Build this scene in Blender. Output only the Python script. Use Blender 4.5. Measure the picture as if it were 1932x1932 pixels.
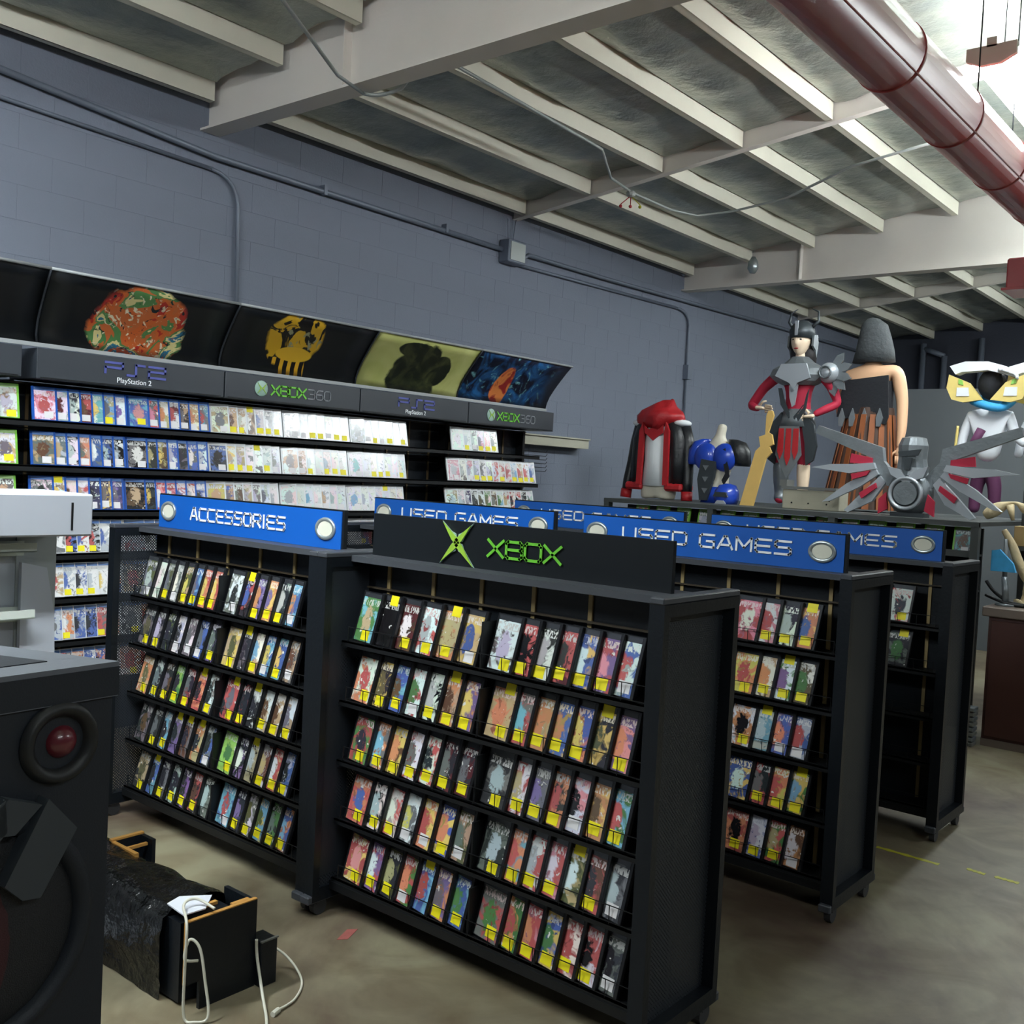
import bpy, bmesh, math, random
from mathutils import Matrix, Vector, Euler, noise
C = bpy.context.scene.collection
scn = bpy.context.scene
for o in list(bpy.data.objects): bpy.data.objects.remove(o)
R = math.radians
# ------------------------------------------------------------------ camera, world, lights, exposure
YAW, PITCH, ROLL, FPX, CAMH = .688, -.039, .0502, 1924.7, 1.70
f = Vector((math.cos(YAW)*math.cos(PITCH), math.sin(YAW)*math.cos(PITCH), math.sin(PITCH)))
r0 = Vector((math.sin(YAW), -math.cos(YAW), 0)); u0 = r0.cross(f)
r1 = math.cos(ROLL)*r0 + math.sin(ROLL)*u0; u1 = -math.sin(ROLL)*r0 + math.cos(ROLL)*u0
cd = bpy.data.cameras.new('camera'); cam = bpy.data.objects.new('camera', cd); C.objects.link(cam)
m3 = Matrix((r1, u1, -f)).transposed()
cam.matrix_world = Matrix.Translation((0, 0, CAMH)) @ m3.to_4x4()
cd.sensor_width = 36; cd.lens = FPX/1932*36; cd.clip_start = .05; cd.clip_end = 100
scn.camera = cam
scn.view_settings.view_transform = 'Standard'; scn.view_settings.look = 'None'
scn.view_settings.gamma = 1; scn.view_settings.use_curve_mapping = False
scn.view_settings.exposure = 1.12
w = bpy.data.worlds.new('world'); scn.world = w; w.use_nodes = True
w.node_tree.nodes['Background'].inputs[0].default_value = (.75, .85, 1, 1)
w.node_tree.nodes['Background'].inputs[1].default_value = .04
LAMPS = []   # (x0, x1, y, z, watts): the shop's strip lamps, built further down with their housings
for (x0, x1, y, z, e) in [(-.7, 1.7, 1.62, 4.02, 50), (5.75, 8.15, 1.62, 4.05, 30), (9.0, 11.4, 1.62, 4.05, 30), (12.4, 14.8, 1.62, 4.05, 30),
                          (-1.3, 1.1, 3.7, 3.92, 62), (-1.0, 1.4, -2.6, 4.1, 25), (5.0, 7.4, -3.0, 4.1, 20), (10.5, 12.9, -3.0, 4.1, 20)]:
    LAMPS.append((x0, x1, y, z, e))
    ld = bpy.data.lights.new('lamp_light', 'AREA'); ld.shape = 'RECTANGLE'; ld.size = x1-x0; ld.size_y = .14
    ld.energy = e*.5; ld.color = (.93, 1.0, 1.0)
    lo = bpy.data.objects.new('lamp_light', ld); C.objects.link(lo); lo.location = ((x0+x1)/2, y, z-.08)

# ------------------------------------------------------------------ helpers
def lin(c):
    return tuple((v/255/12.92 if v/255 <= .04045 else ((v/255+.055)/1.055)**2.4) for v in c)
def mat(name, col=(128, 128, 128), rough=.6, metal=0., bump=0., bscale=40., var=0., vscale=3., emit=0., alpha=1., coat=0., spec=.5, dist=.01):
    m = bpy.data.materials.new(name); m.use_nodes = True; nt = m.node_tree; b = nt.nodes['Principled BSDF']
    c = lin(col)+(1,)
    b.inputs['Base Color'].default_value = c; b.inputs['Roughness'].default_value = rough; b.inputs['Metallic'].default_value = metal
    b.inputs['Alpha'].default_value = alpha; b.inputs['Coat Weight'].default_value = coat; b.inputs['Specular IOR Level'].default_value = spec
    tc = nt.nodes.new('ShaderNodeTexCoord')
    n = nt.nodes.new('ShaderNodeTexNoise'); n.inputs['Scale'].default_value = vscale; n.inputs['Detail'].default_value = 5
    nt.links.new(tc.outputs['Object'], n.inputs['Vector'])
    mx = nt.nodes.new('ShaderNodeMix'); mx.data_type = 'RGBA'
    mx.inputs[6].default_value = tuple(v*(1-var) for v in c[:3])+(1,); mx.inputs[7].default_value = tuple(min(1, v*(1+var)) for v in c[:3])+(1,)
    nt.links.new(n.outputs['Fac'], mx.inputs[0]); nt.links.new(mx.outputs[2], b.inputs['Base Color'])
    if bump:
        n2 = nt.nodes.new('ShaderNodeTexNoise'); n2.inputs['Scale'].default_value = bscale; n2.inputs['Detail'].default_value = 4
        nt.links.new(tc.outputs['Object'], n2.inputs['Vector'])
        bp = nt.nodes.new('ShaderNodeBump'); bp.inputs['Strength'].default_value = bump; bp.inputs['Distance'].default_value = dist
        nt.links.new(n2.outputs['Fac'], bp.inputs['Height']); nt.links.new(bp.outputs['Normal'], b.inputs['Normal'])
    if emit:
        b.inputs['Emission Color'].default_value = c; b.inputs['Emission Strength'].default_value = emit
    return m
M = {}
def mk(k, *a, **kw): M[k] = mat(k, *a, **kw); return M[k]
def tag(o, label=None, cat=None, group=None, kind=None):
    if label: o['label'] = label
    if cat: o['category'] = cat
    if group: o['group'] = group
    if kind: o['kind'] = kind
    return o
def link(name, me, m=None, parent=None, loc=None, rot=None):
    o = bpy.data.objects.new(name, me); C.objects.link(o)
    if m is not None and me is not None and not len(me.materials): me.materials.append(M[m] if isinstance(m, str) else m)
    if parent is not None: o.parent = parent
    if loc is not None: o.location = loc
    if rot is not None: o.rotation_euler = rot
    return o
def empty(name, loc=(0, 0, 0), rz=0, **kw):
    o = bpy.data.objects.new(name, None); C.objects.link(o); o.location = loc; o.rotation_euler = (0, 0, rz); o.empty_display_size = .1
    tag(o, kw.get('label'), kw.get('cat'), kw.get('group'), kw.get('kind')); return o
def me_from(bm, smooth=False):
    me = bpy.data.meshes.new('mesh'); bmesh.ops.recalc_face_normals(bm, faces=bm.faces); bm.to_mesh(me); bm.free()
    if smooth:
        for p in me.polygons: p.use_smooth = True
    return me
class B:
    """collects shapes of ONE part"""
    def __init__(s): s.bm = bmesh.new()
    def box(s, x0, x1, y0, y1, z0, z1, rot=None, bev=0):
        d = bmesh.ops.create_cube(s.bm, size=1)['verts']
        c = Vector(((x0+x1)/2, (y0+y1)/2, (z0+z1)/2))
        mt = Matrix.Translation(c) @ (rot.to_matrix().to_4x4() if rot else Matrix()) @ Matrix.Diagonal((x1-x0, y1-y0, z1-z0, 1))
        bmesh.ops.transform(s.bm, matrix=mt, verts=d)
        if bev:
            es = list({e for v in d for e in v.link_edges}); bmesh.ops.bevel(s.bm, geom=es, offset=bev, segments=1, affect='EDGES')
        return s
    def seg(s, a, b, wd, th, up=(0, 0, 1)):
        a = Vector(a); b = Vector(b); d = b-a; L = d.length
        if L < 1e-6: return s
        z = d.normalized(); x = Vector(up).cross(z)
        if x.length < 1e-4: x = Vector((1, 0, 0)).cross(z)
        x.normalize(); y = z.cross(x)
        v = bmesh.ops.create_cube(s.bm, size=1)['verts']
        mt = Matrix.Translation((a+b)/2) @ Matrix((x, y, z)).transposed().to_4x4() @ Matrix.Diagonal((wd, th, L, 1))
        bmesh.ops.transform(s.bm, matrix=mt, verts=v); return s
    def tube(s, pts, r, n=8, cap=True):
        pts = [Vector(p) for p in pts]; rs = r if isinstance(r, (list, tuple)) else [r]*len(pts)
        rings = []; px = None
        for i, p in enumerate(pts):
            d = (pts[min(i+1, len(pts)-1)]-pts[max(i-1, 0)]).normalized()
            if px is None:
                px = d.orthogonal().normalized()
            else:
                px = (px-d*px.dot(d)).normalized()
            py = d.cross(px)
            rings.append([s.bm.verts.new(p+(px*math.cos(2*math.pi*k/n)+py*math.sin(2*math.pi*k/n))*rs[i]) for k in range(n)])
        for a, b in zip(rings, rings[1:]):
            for k in range(n): s.bm.faces.new((a[k], a[(k+1) % n], b[(k+1) % n], b[k]))
        if cap: s.bm.faces.new(rings[0][::-1]); s.bm.faces.new(rings[-1])
        return s
    def loft(s, rings, n=16, cap=True, pw=2.):
        """rings: (cx, cy, z, rx, ry)"""
        R_ = []
        for (cx, cy, z, rx, ry) in rings:
            v = []
            for k in range(n):
                a = 2*math.pi*k/n; ca, sa = math.cos(a), math.sin(a)
                v.append(s.bm.verts.new((cx+rx*math.copysign(abs(ca)**(2/pw), ca), cy+ry*math.copysign(abs(sa)**(2/pw), sa), z)))
            R_.append(v)
        for a, b in zip(R_, R_[1:]):
            for k in range(n): s.bm.faces.new((a[k], a[(k+1) % n], b[(k+1) % n], b[k]))
        if cap: s.bm.faces.new(R_[0][::-1]); s.bm.faces.new(R_[-1])
        return s
    def ball(s, c, rx, ry=None, rz=None, seg=16, ring=10):
        ry = ry or rx; rz = rz or rx
        v = bmesh.ops.create_uvsphere(s.bm, u_segments=seg, v_segments=ring, radius=1)['verts']
        bmesh.ops.transform(s.bm, matrix=Matrix.Translation(c) @ Matrix.Diagonal((rx, ry, rz, 1)), verts=v); return s
    def plate(s, pts, t, axis='y', at=0., bev=0):
        """2D outline (a, b) extruded by t; axis y: plate in the x,z plane, axis x: in y,z, axis z: in x,y"""
        f_ = {'y': lambda a, b, c: (a, c, b), 'x': lambda a, b, c: (c, a, b), 'z': lambda a, b, c: (a, b, c)}[axis]
        a = [s.bm.verts.new(f_(p[0], p[1], at)) for p in pts]; b = [s.bm.verts.new(f_(p[0], p[1], at+t)) for p in pts]
        n = len(pts); s.bm.faces.new(a); s.bm.faces.new(b[::-1])
        for k in range(n): s.bm.faces.new((a[k], b[k], b[(k+1) % n], a[(k+1) % n]))
        return s
    def disc(s, c, ra, rb, t, n=28, axis='y'):
        pts = [(c[0]+ra*math.cos(2*math.pi*k/n), c[2]+rb*math.sin(2*math.pi*k/n)) for k in range(n)]
        return s.plate(pts, t, 'y', c[1])
    def ring(s, c, ra, rb, wd, t, n=32):
        """flat elliptical ring in the x,z plane"""
        q = []
        for k in range(n):
            a = 2*math.pi*k/n; e = (math.cos(a), math.sin(a))
            q.append([s.bm.verts.new((c[0]+(ra-dw)*e[0], c[1]+dy, c[2]+(rb-dw)*e[1])) for dw, dy in ((0, t), (.15*wd, 0), (.6*wd, 0), (wd, t))])
        for k in range(n):
            a, b = q[k], q[(k+1) % n]
            for j in range(4): s.bm.faces.new((a[j], a[(j+1) % 4], b[(j+1) % 4], b[j]))
        return s
    def build(s, name, m, parent=None, smooth=False, **kw):
        o = link(name, me_from(s.bm, smooth), m, parent, kw.pop('loc', None), kw.pop('rot', None)); tag(o, kw.get('label'), kw.get('cat'), kw.get('group'), kw.get('kind')); return o
def skin(name, pts, edges, m, parent=None, sub=2, root=0, **kw):
    """pts: (x,y,z,rx,ry)"""
    me = bpy.data.meshes.new('mesh'); me.from_pydata([p[:3] for p in pts], edges, [])
    o = bpy.data.objects.new(name, me); C.objects.link(o)
    md = o.modifiers.new('s', 'SKIN'); md.use_smooth_shade = True
    for i, p in enumerate(pts):
        sv = me.skin_vertices[0].data[i]; sv.radius = (p[3], p[4] if len(p) > 4 else p[3]); sv.use_root = (i == root)
    sb = o.modifiers.new('b', 'SUBSURF'); sb.levels = sub; sb.render_levels = sub
    dg = bpy.context.evaluated_depsgraph_get(); n = bpy.data.meshes.new_from_object(o.evaluated_get(dg))
    bpy.data.objects.remove(o)
    for p in n.polygons: p.use_smooth = True
    n.materials.clear(); o = link(name, n, m, parent); tag(o, kw.get('label'), kw.get('cat')); return o

# ------------------------------------------------------------------ materials
mk('concrete_block', (117, 124, 139), .75, var=.07, vscale=2.2, bump=.5, bscale=70, dist=.004)
mk('mortar', (115, 122, 137), .85, var=.05)
mk('wall_dark', (58, 62, 74), .8, var=.08, bump=.3, bscale=30)
mk('roof_deck', (70, 72, 68), .8)
mk('joist_paint', (222, 219, 202), .55, var=.06, bump=.15, bscale=20)
mk('beam_paint', (228, 222, 214), .6, var=.05, bump=.1)
mk('conduit', (112, 120, 134), .45, metal=.2, var=.08)
mk('conduit_pale', (170, 176, 174), .4, metal=.3, var=.08)
mk('black_laminate', (16, 21, 27), .42, var=.15, bump=.1, bscale=60, spec=.35)
mk('black_metal', (12, 14, 17), .5, var=.1, spec=.4)
mk('rack_cap', (66, 69, 75), .45, var=.1, spec=.4)
mk('rail_pale', (104, 105, 102), .5, var=.15)
mk('slot_tan', (150, 130, 88), .6, var=.2)
mk('slot_dim', (92, 76, 50), .7, var=.2)
mk('shelf_edge', (58, 49, 36), .55, var=.3)
mk('sign_blue', (10, 88, 180), .45, var=.03)
mk('sign_black', (20, 24, 28), .4, var=.05, spec=.3)
mk('strip_grey', (50, 55, 62), .4, var=.04)
mk('white_paint', (244, 248, 252), .5)
mk('silver', (170, 180, 182), .3, metal=.6, var=.1)
mk('cream', (214, 213, 198), .5, var=.04)
mk('logo_green', (110, 196, 58), .4, var=.1)
mk('logo_grey', (138, 142, 148), .4)
mk('logo_blue', (78, 86, 160), .4, var=.1)
mk('logo_pale', (150, 180, 168), .35, var=.15, vscale=30)
mk('logo_lime', (150, 190, 62), .35, var=.2, vscale=30)
mk('case_black', (22, 23, 26), .28, spec=.5)
mk('case_white', (214, 218, 220), .25)
mk('case_blue', (34, 84, 170), .25)
mk('case_green', (120, 186, 70), .25)
mk('sticker_yellow', (232, 218, 20), .5, var=.04, vscale=60)
mk('sticker_white', (214, 212, 214), .5, var=.06, vscale=90)
mk('canopy_edge', (150, 154, 156), .45)
mk('white_fixture', (166, 171, 180), .5, var=.03)
mk('grey_fixture', (150, 156, 156), .5, var=.06)
mk('acrylic', (214, 222, 214), .2, alpha=.85)
mk('speaker_shell', (24, 30, 39), .6, var=.1, bump=.35, bscale=260, dist=.002)
mk('speaker_top', (98, 102, 110), .55, var=.05, bump=.2, bscale=200, dist=.002)
mk('speaker_cone', (26, 28, 30), .5)
mk('speaker_bracket', (54, 60, 66), .5, var=.05)
mk('speaker_red', (96, 30, 40), .3, coat=.6)
mk('cone_red', (58, 24, 28), .7, bump=.6, bscale=400, dist=.002)
mk('mesh_dark', (24, 26, 30), .6, bump=.8, bscale=400, dist=.003)
mk('plastic_wrap', (9, 10, 10), .2, bump=.9, bscale=13, dist=.03, spec=.45)
mk('mdf_edge', (176, 128, 62), .7, var=.15)
mk('cord_white', (205, 203, 188), .5)
mk('paper_white', (205, 208, 218), .6)
mk('red_duct', (150, 56, 54), .33, var=.06, vscale=5, coat=.2)
mk('red_box', (160, 34, 40), .4)
mk('lamp_housing', (205, 200, 190), .5)
for i_, e_ in enumerate((40., 28., 22., 20., 34., 12., 12., 12.)): mk('lamp_tube%d' % i_, (240, 250, 254), .5, emit=e_)
mk('platform', (64, 68, 68), .6, var=.1)
mk('board_grey', (96, 101, 104), .7, var=.06)
mk('cabinet_brown', (66, 34, 28), .5, var=.2, vscale=6, bump=.1)
mk('cabinet_top', (112, 99, 90), .5, var=.1)
mk('driftwood', (198, 180, 142), .7, var=.2, vscale=14, bump=.6, bscale=40)
mk('skin_tone', (236, 212, 184), .45)
mk('skin_warm', (214, 170, 134), .5, var=.06)
mk('mannequin_cream', (208, 202, 184), .5, var=.05)
mk('armor_grey', (122, 128, 132), .38, metal=.45, var=.2, vscale=9, bump=.2)
mk('armor_dark', (58, 64, 68), .45, metal=.3, var=.2, vscale=9)
mk('armor_pale', (176, 182, 188), .32, metal=.4, var=.1)
mk('cloth_red', (178, 34, 62), .7, var=.12, vscale=14)
mk('leather_red', (170, 32, 38), .45, var=.2, vscale=12, bump=.3)
mk('leather_black', (24, 26, 29), .4, var=.2, bump=.3)
mk('cloth_white', (226, 230, 232), .6, var=.03)
mk('cloth_black', (24, 26, 32), .8, var=.2, bump=.3)
mk('hood_charcoal', (62, 66, 68), .8, var=.15, vscale=10, bump=.5)
mk('strip_rust', (138, 78, 40), .6, var=.25, vscale=8)
mk('strip_umber', (70, 50, 40), .7, var=.2, vscale=8)
mk('armor_blue', (32, 68, 176), .3, var=.15, coat=.4)
mk('hair_dark', (26, 22, 24), .6)
mk('wood_yellow', (214, 176, 100), .55, var=.12, vscale=10)
mk('crate_wood', (160, 156, 138), .75, var=.15, vscale=8, bump=.2)
mk('foam_white', (222, 226, 232), .5, var=.03)
mk('lens_yellow', (222, 200, 120), .4, var=.15, vscale=12)
mk('lens_green', (140, 200, 90), .4)
mk('scarf_blue', (60, 160, 216), .7, var=.25, vscale=16)
mk('purple_cloth', (96, 48, 84), .7, var=.2)
mk('tape_yellow', (172, 168, 40), .6, var=.3, vscale=20)
mk('tape_red', (150, 82, 76), .7, var=.25, vscale=30)
mk('cardboard', (164, 138, 92), .7, var=.1)
mk('caster_grey', (54, 55, 58), .5)
mk('box_pale', (176, 174, 156), .6)

def nodes(name):
    m = bpy.data.materials.new(name); m.use_nodes = True; nt = m.node_tree; M[name] = m
    return m, nt, nt.nodes['Principled BSDF'], nt.nodes.new, nt.links.new
# foil-faced insulation: metallic, crumpled
m, nt, b, N, L = nodes('foil')
tc = N('ShaderNodeTexCoord'); gm = tc.outputs['Object']
n1 = N('ShaderNodeTexNoise'); n1.inputs['Scale'].default_value = 3.2; n1.inputs['Detail'].default_value = 6; n1.inputs['Roughness'].default_value = .6; L(gm, n1.inputs['Vector'])
cr = N('ShaderNodeValToRGB'); cr.color_ramp.elements[0].color = lin((130, 138, 134))+(1,); cr.color_ramp.elements[1].color = lin((172, 176, 162))+(1,)
cr.color_ramp.elements[0].position = .3; cr.color_ramp.elements[1].position = .75
L(n1.outputs['Fac'], cr.inputs[0]); L(cr.outputs[0], b.inputs['Base Color'])
b.inputs['Metallic'].default_value = .42; b.inputs['Roughness'].default_value = .3
bp = N('ShaderNodeBump'); bp.inputs['Strength'].default_value = .7; bp.inputs['Distance'].default_value = .05; L(n1.outputs['Fac'], bp.inputs['Height']); L(bp.outputs['Normal'], b.inputs['Normal'])
# concrete floor
m, nt, b, N, L = nodes('floor_concrete')
tc = N('ShaderNodeTexCoord'); o_ = tc.outputs['Object']
n1 = N('ShaderNodeTexNoise'); n1.inputs['Scale'].default_value = .8; n1.inputs['Detail'].default_value = 6; n1.inputs['Roughness'].default_value = .62; n1.inputs['Distortion'].default_value = .8; L(o_, n1.inputs['Vector'])
n2 = N('ShaderNodeTexNoise'); n2.inputs['Scale'].default_value = 2.7; n2.inputs['Detail'].default_value = 8; n2.inputs['Distortion'].default_value = 1.5; L(o_, n2.inputs['Vector'])
c1 = N('ShaderNodeValToRGB'); e = c1.color_ramp.elements; e[0].position = .32; e[0].color = lin((84, 68, 58))+(1,); e[1].position = .62; e[1].color = lin((136, 130, 106))+(1,)
L(n1.outputs['Fac'], c1.inputs[0])
c2 = N('ShaderNodeValToRGB'); e = c2.color_ramp.elements; e[0].position = .3; e[0].color = (.60, .50, .43, 1); e[1].position = .60; e[1].color = (1, 1, 1, 1)
L(n2.outputs['Fac'], c2.inputs[0])
mx = N('ShaderNodeMix'); mx.data_type = 'RGBA'; mx.blend_type = 'MULTIPLY'; mx.inputs[0].default_value = .8; L(c1.outputs[0], mx.inputs[6]); L(c2.outputs[0], mx.inputs[7])
L(mx.outputs[2], b.inputs['Base Color']); b.inputs['Roughness'].default_value = .55
bp = N('ShaderNodeBump'); bp.inputs['Strength'].default_value = .15; L(n2.outputs['Fac'], bp.inputs['Height']); L(bp.outputs['Normal'], b.inputs['Normal'])
# perforated steel sheet (round holes let the view through)
m, nt, b, N, L = nodes('perforated_steel')
tc = N('ShaderNodeTexCoord'); mp = N('ShaderNodeMapping'); mp.inputs['Rotation'].default_value = (R(45), 0, 0); mp.inputs['Scale'].default_value = (105, 105, 105); L(tc.outputs['Object'], mp.inputs[0])
sp = N('ShaderNodeSeparateXYZ'); L(mp.outputs[0], sp.inputs[0])
def mth(N, L, op, a, b_=None):
    n = N('ShaderNodeMath'); n.operation = op
    for i, v in enumerate((a, b_)):
        if v is None: continue
        if isinstance(v, (int, float)): n.inputs[i].default_value = v
        else: L(v, n.inputs[i])
    return n.outputs[0]
fy = mth(N, L, 'SUBTRACT', mth(N, L, 'FRACT', sp.outputs[1]), .5); fz = mth(N, L, 'SUBTRACT', mth(N, L, 'FRACT', sp.outputs[2]), .5)
rr = mth(N, L, 'ADD', mth(N, L, 'MULTIPLY', fy, fy), mth(N, L, 'MULTIPLY', fz, fz))
L(mth(N, L, 'GREATER_THAN', rr, .085), b.inputs['Alpha'])
b.inputs['Base Color'].default_value = lin((40, 45, 52))+(1,); b.inputs['Roughness'].default_value = .5
# game cover: printed insert, colours c1..c3 and the top band c4 come from each object
def cover_mat(name, src):
    m, nt, b, N, L = nodes(name)
    tc = N('ShaderNodeTexCoord')
    def col(k):
        a = N('ShaderNodeAttribute'); a.attribute_type = src; a.attribute_name = k; return a.outputs['Color']
    if src == 'OBJECT':
        base = tc.outputs['Object']; oi = N('ShaderNodeObjectInfo'); rnd = mth(N, L, 'MULTIPLY', oi.outputs['Random'], 57.)
    else:
        uv = N('ShaderNodeUVMap'); su = N('ShaderNodeSeparateXYZ'); L(uv.outputs[0], su.inputs[0]); cu_ = N('ShaderNodeCombineXYZ'); L(su.outputs[0], cu_.inputs[0]); L(su.outputs[1], cu_.inputs[2]); base = cu_.outputs[0]; a = N('ShaderNodeAttribute'); a.attribute_name = 'c3'; sep = N('ShaderNodeSeparateXYZ'); L(a.outputs['Vector'], sep.inputs[0]); rnd = mth(N, L, 'MULTIPLY', sep.outputs[0], 57.)
    cmb = N('ShaderNodeCombineXYZ'); L(rnd, cmb.inputs[0]); L(rnd, cmb.inputs[1]); L(rnd, cmb.inputs[2])
    va = N('ShaderNodeVectorMath'); va.operation = 'ADD'; L(base, va.inputs[0]); L(cmb.outputs[0], va.inputs[1])
    def noi(sc, det, dis=1.2, vec=None):
        n = N('ShaderNodeTexNoise'); n.inputs['Scale'].default_value = sc; n.inputs['Detail'].default_value = det; n.inputs['Distortion'].default_value = dis; L(vec or va.outputs[0], n.inputs['Vector']); return n.outputs['Fac']
    def step(v, lo, hi):
        mr = N('ShaderNodeMapRange'); mr.inputs[1].default_value = lo; mr.inputs[2].default_value = hi; L(v, mr.inputs[0]); return mr.outputs[0]
    def mix(fac, a, c, mode='MIX'):
        x = N('ShaderNodeMix'); x.data_type = 'RGBA'; x.blend_type = mode
        (L(fac, x.inputs[0]) if not isinstance(fac, float) else setattr(x.inputs[0], 'default_value', fac))
        for i, v in ((6, a), (7, c)):
            if isinstance(v, tuple): x.inputs[i].default_value = v
            else: L(v, x.inputs[i])
        return x.outputs[2]
    sp = N('ShaderNodeSeparateXYZ'); L(base, sp.inputs[0]); X, Z = sp.outputs[0], sp.outputs[2]
    v = mix(step(noi(11, 3, 1.5), .49, .56), col('c1'), col('c2'))
    # centred figure blob
    rx = mth(N, L, 'MULTIPLY', X, 1/.042); rz = mth(N, L, 'MULTIPLY', mth(N, L, 'SUBTRACT', Z, .085), 1/.065)
    d = mth(N, L, 'ADD', mth(N, L, 'MULTIPLY', rx, rx), mth(N, L, 'MULTIPLY', rz, rz)); d = mth(N, L, 'ADD', d, mth(N, L, 'MULTIPLY', noi(22, 3, 1.5), 1.8))
    v = mix(step(d, 1.55, 1.3), v, col('c3'))
    v = mix(step(noi(38, 4, 1.), .58, .66), v, mix(.5, col('c2'), (.02, .02, .025, 1)))
    v = mix(step(noi(40, 2, .3), .68, .72), v, (.75, .74, .7, 1))
    # title lettering-like band
    st = N('ShaderNodeVectorMath'); st.operation = 'MULTIPLY'; L(va.outputs[0], st.inputs[0]); st.inputs[1].default_value = (1, 1, .45)
    tb = mth(N, L, 'MULTIPLY', mth(N, L, 'GREATER_THAN', Z, .138), mth(N, L, 'LESS_THAN', Z, .162)); tb = mth(N, L, 'MULTIPLY', tb, step(noi(150, 1, 0., st.outputs[0]), .46, .54))
    v = mix(tb, v, mix(.35, (.8, .8, .78, 1), col('c2')))
    v = mix(mth(N, L, 'GREATER_THAN', Z, .168), v, col('c4'))
    hs = N('ShaderNodeHueSaturation'); hs.inputs['Saturation'].default_value = .82; hs.inputs['Value'].default_value = .92; L(v, hs.inputs['Color'])
    L(hs.outputs[0], b.inputs['Base Color']); b.inputs['Roughness'].default_value = .22; b.inputs['Coat Weight'].default_value = .35; b.inputs['Coat Roughness'].default_value = .12
    return m
cover_mat('cover_print', 'OBJECT'); cover_mat('cover_print_joined', 'GEOMETRY')

# ------------------------------------------------------------------ room shell
XB, XF, YL, YR = -3.5, 16.3, 6.0, -7.0
SL = .1186
def zj(y): return 4.0+SL*(5.85-y)          # underside of the joists
def zd(y): return zj(y)+.20               # roof deck
fl = empty('floor', (0, 0, 0)); tag(fl, kind='structure')
bm = B(); bm.box(XB, XF, YR, YL, -.1, 0); bm.build('floor_slab', 'floor_concrete', fl)
# painted concrete-block wall (left), blocks visible above and beside the fixtures
wl = empty('wall_left', (0, 0, 0)); tag(wl, kind='structure')
bm = B(); bm.box(XB, XF, 6.0, 6.2, 0, 4.4); bm.build('wall_core', 'mortar', wl)
bb = B(); bb.box(-.1991, .1991, 0, .012, .0015, .1991, bev=.0012); blk = me_from(bb.bm); blk.materials.append(M['concrete_block'])
rest = B(); cnt = 0
for j in range(0, 21):
    z = j*.2
    for i in range(int((XF-XB)/.4)+1):
        x = XB+.2+i*.4+(.2 if j % 2 else 0)
        if x > XF-.1 or z > 4.05: continue
        vis = (1.9 < x < 13.2 and z > 2.55) or (7.2 < x < 11.2 and 1.55 < z <= 2.6)
        if vis and cnt < 300:
            cnt += 1; link('concrete_block', blk, None, wl, (x, 5.998, z))
        else: rest.box(x-.1991, x+.1991, 5.998, 6.01, z+.0015, z+.1991)
rest.build('concrete_block', 'concrete_block', wl, kind='stuff')
def shell(name, x0, x1, y0, y1, z0, z1, m='wall_dark'):
    bm = B(); bm.box(x0, x1, y0, y1, z0, z1); return bm.build(name, m, kind='structure')
shell('wall_far', XF, XF+.2, YR, YL+.2, 0, 5.9)
shell('wall_right', XB, XF, YR-.2, YR, 0, 5.9)
shell('wall_back', XB-.2, XB, YR, YL+.2, 0, 5.9)
ce = empty('ceiling', (0, 0, 0)); tag(ce, kind='structure')
bm = B(); bm.plate([(YL+.2, zd(YL+.2)), (YR-.2, zd(YR-.2)), (YR-.2, zd(YR-.2)+.1), (YL+.2, zd(YL+.2)+.1)], XF-XB+.4, 'x', XB-.2); bm.build('roof_deck', 'roof_deck', ce)
BAYS = [(XB, 3.87), (4.02, 7.09), (7.17, 10.1), (10.25, 13.2), (13.28, XF)]
# tapered steel frames: level bottom flange, sloping top
for (xa, xb) in ((3.87, 4.02), (10.1, 10.25)):
    bm = B(); xc = (xa+xb)/2
    bm.plate([(YL, 3.852), (YR, 3.852), (YR, zd(YR)), (YL, zd(YL))], .02, 'x', xc-.01)
    bm.box(xa, xb, YR, YL, 3.84, 3.855)
    bm.plate([(YL, zd(YL)-.02), (YR, zd(YR)-.02), (YR, zd(YR)), (YL, zd(YL))], xb-xa, 'x', xa)
    for y in (4.6, .4, -3.5): bm.box(xa+.004, xb-.004, y-.004, y+.004, 3.852, zd(y))
    bm.build('steel_beam', 'beam_paint', ce)
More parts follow.
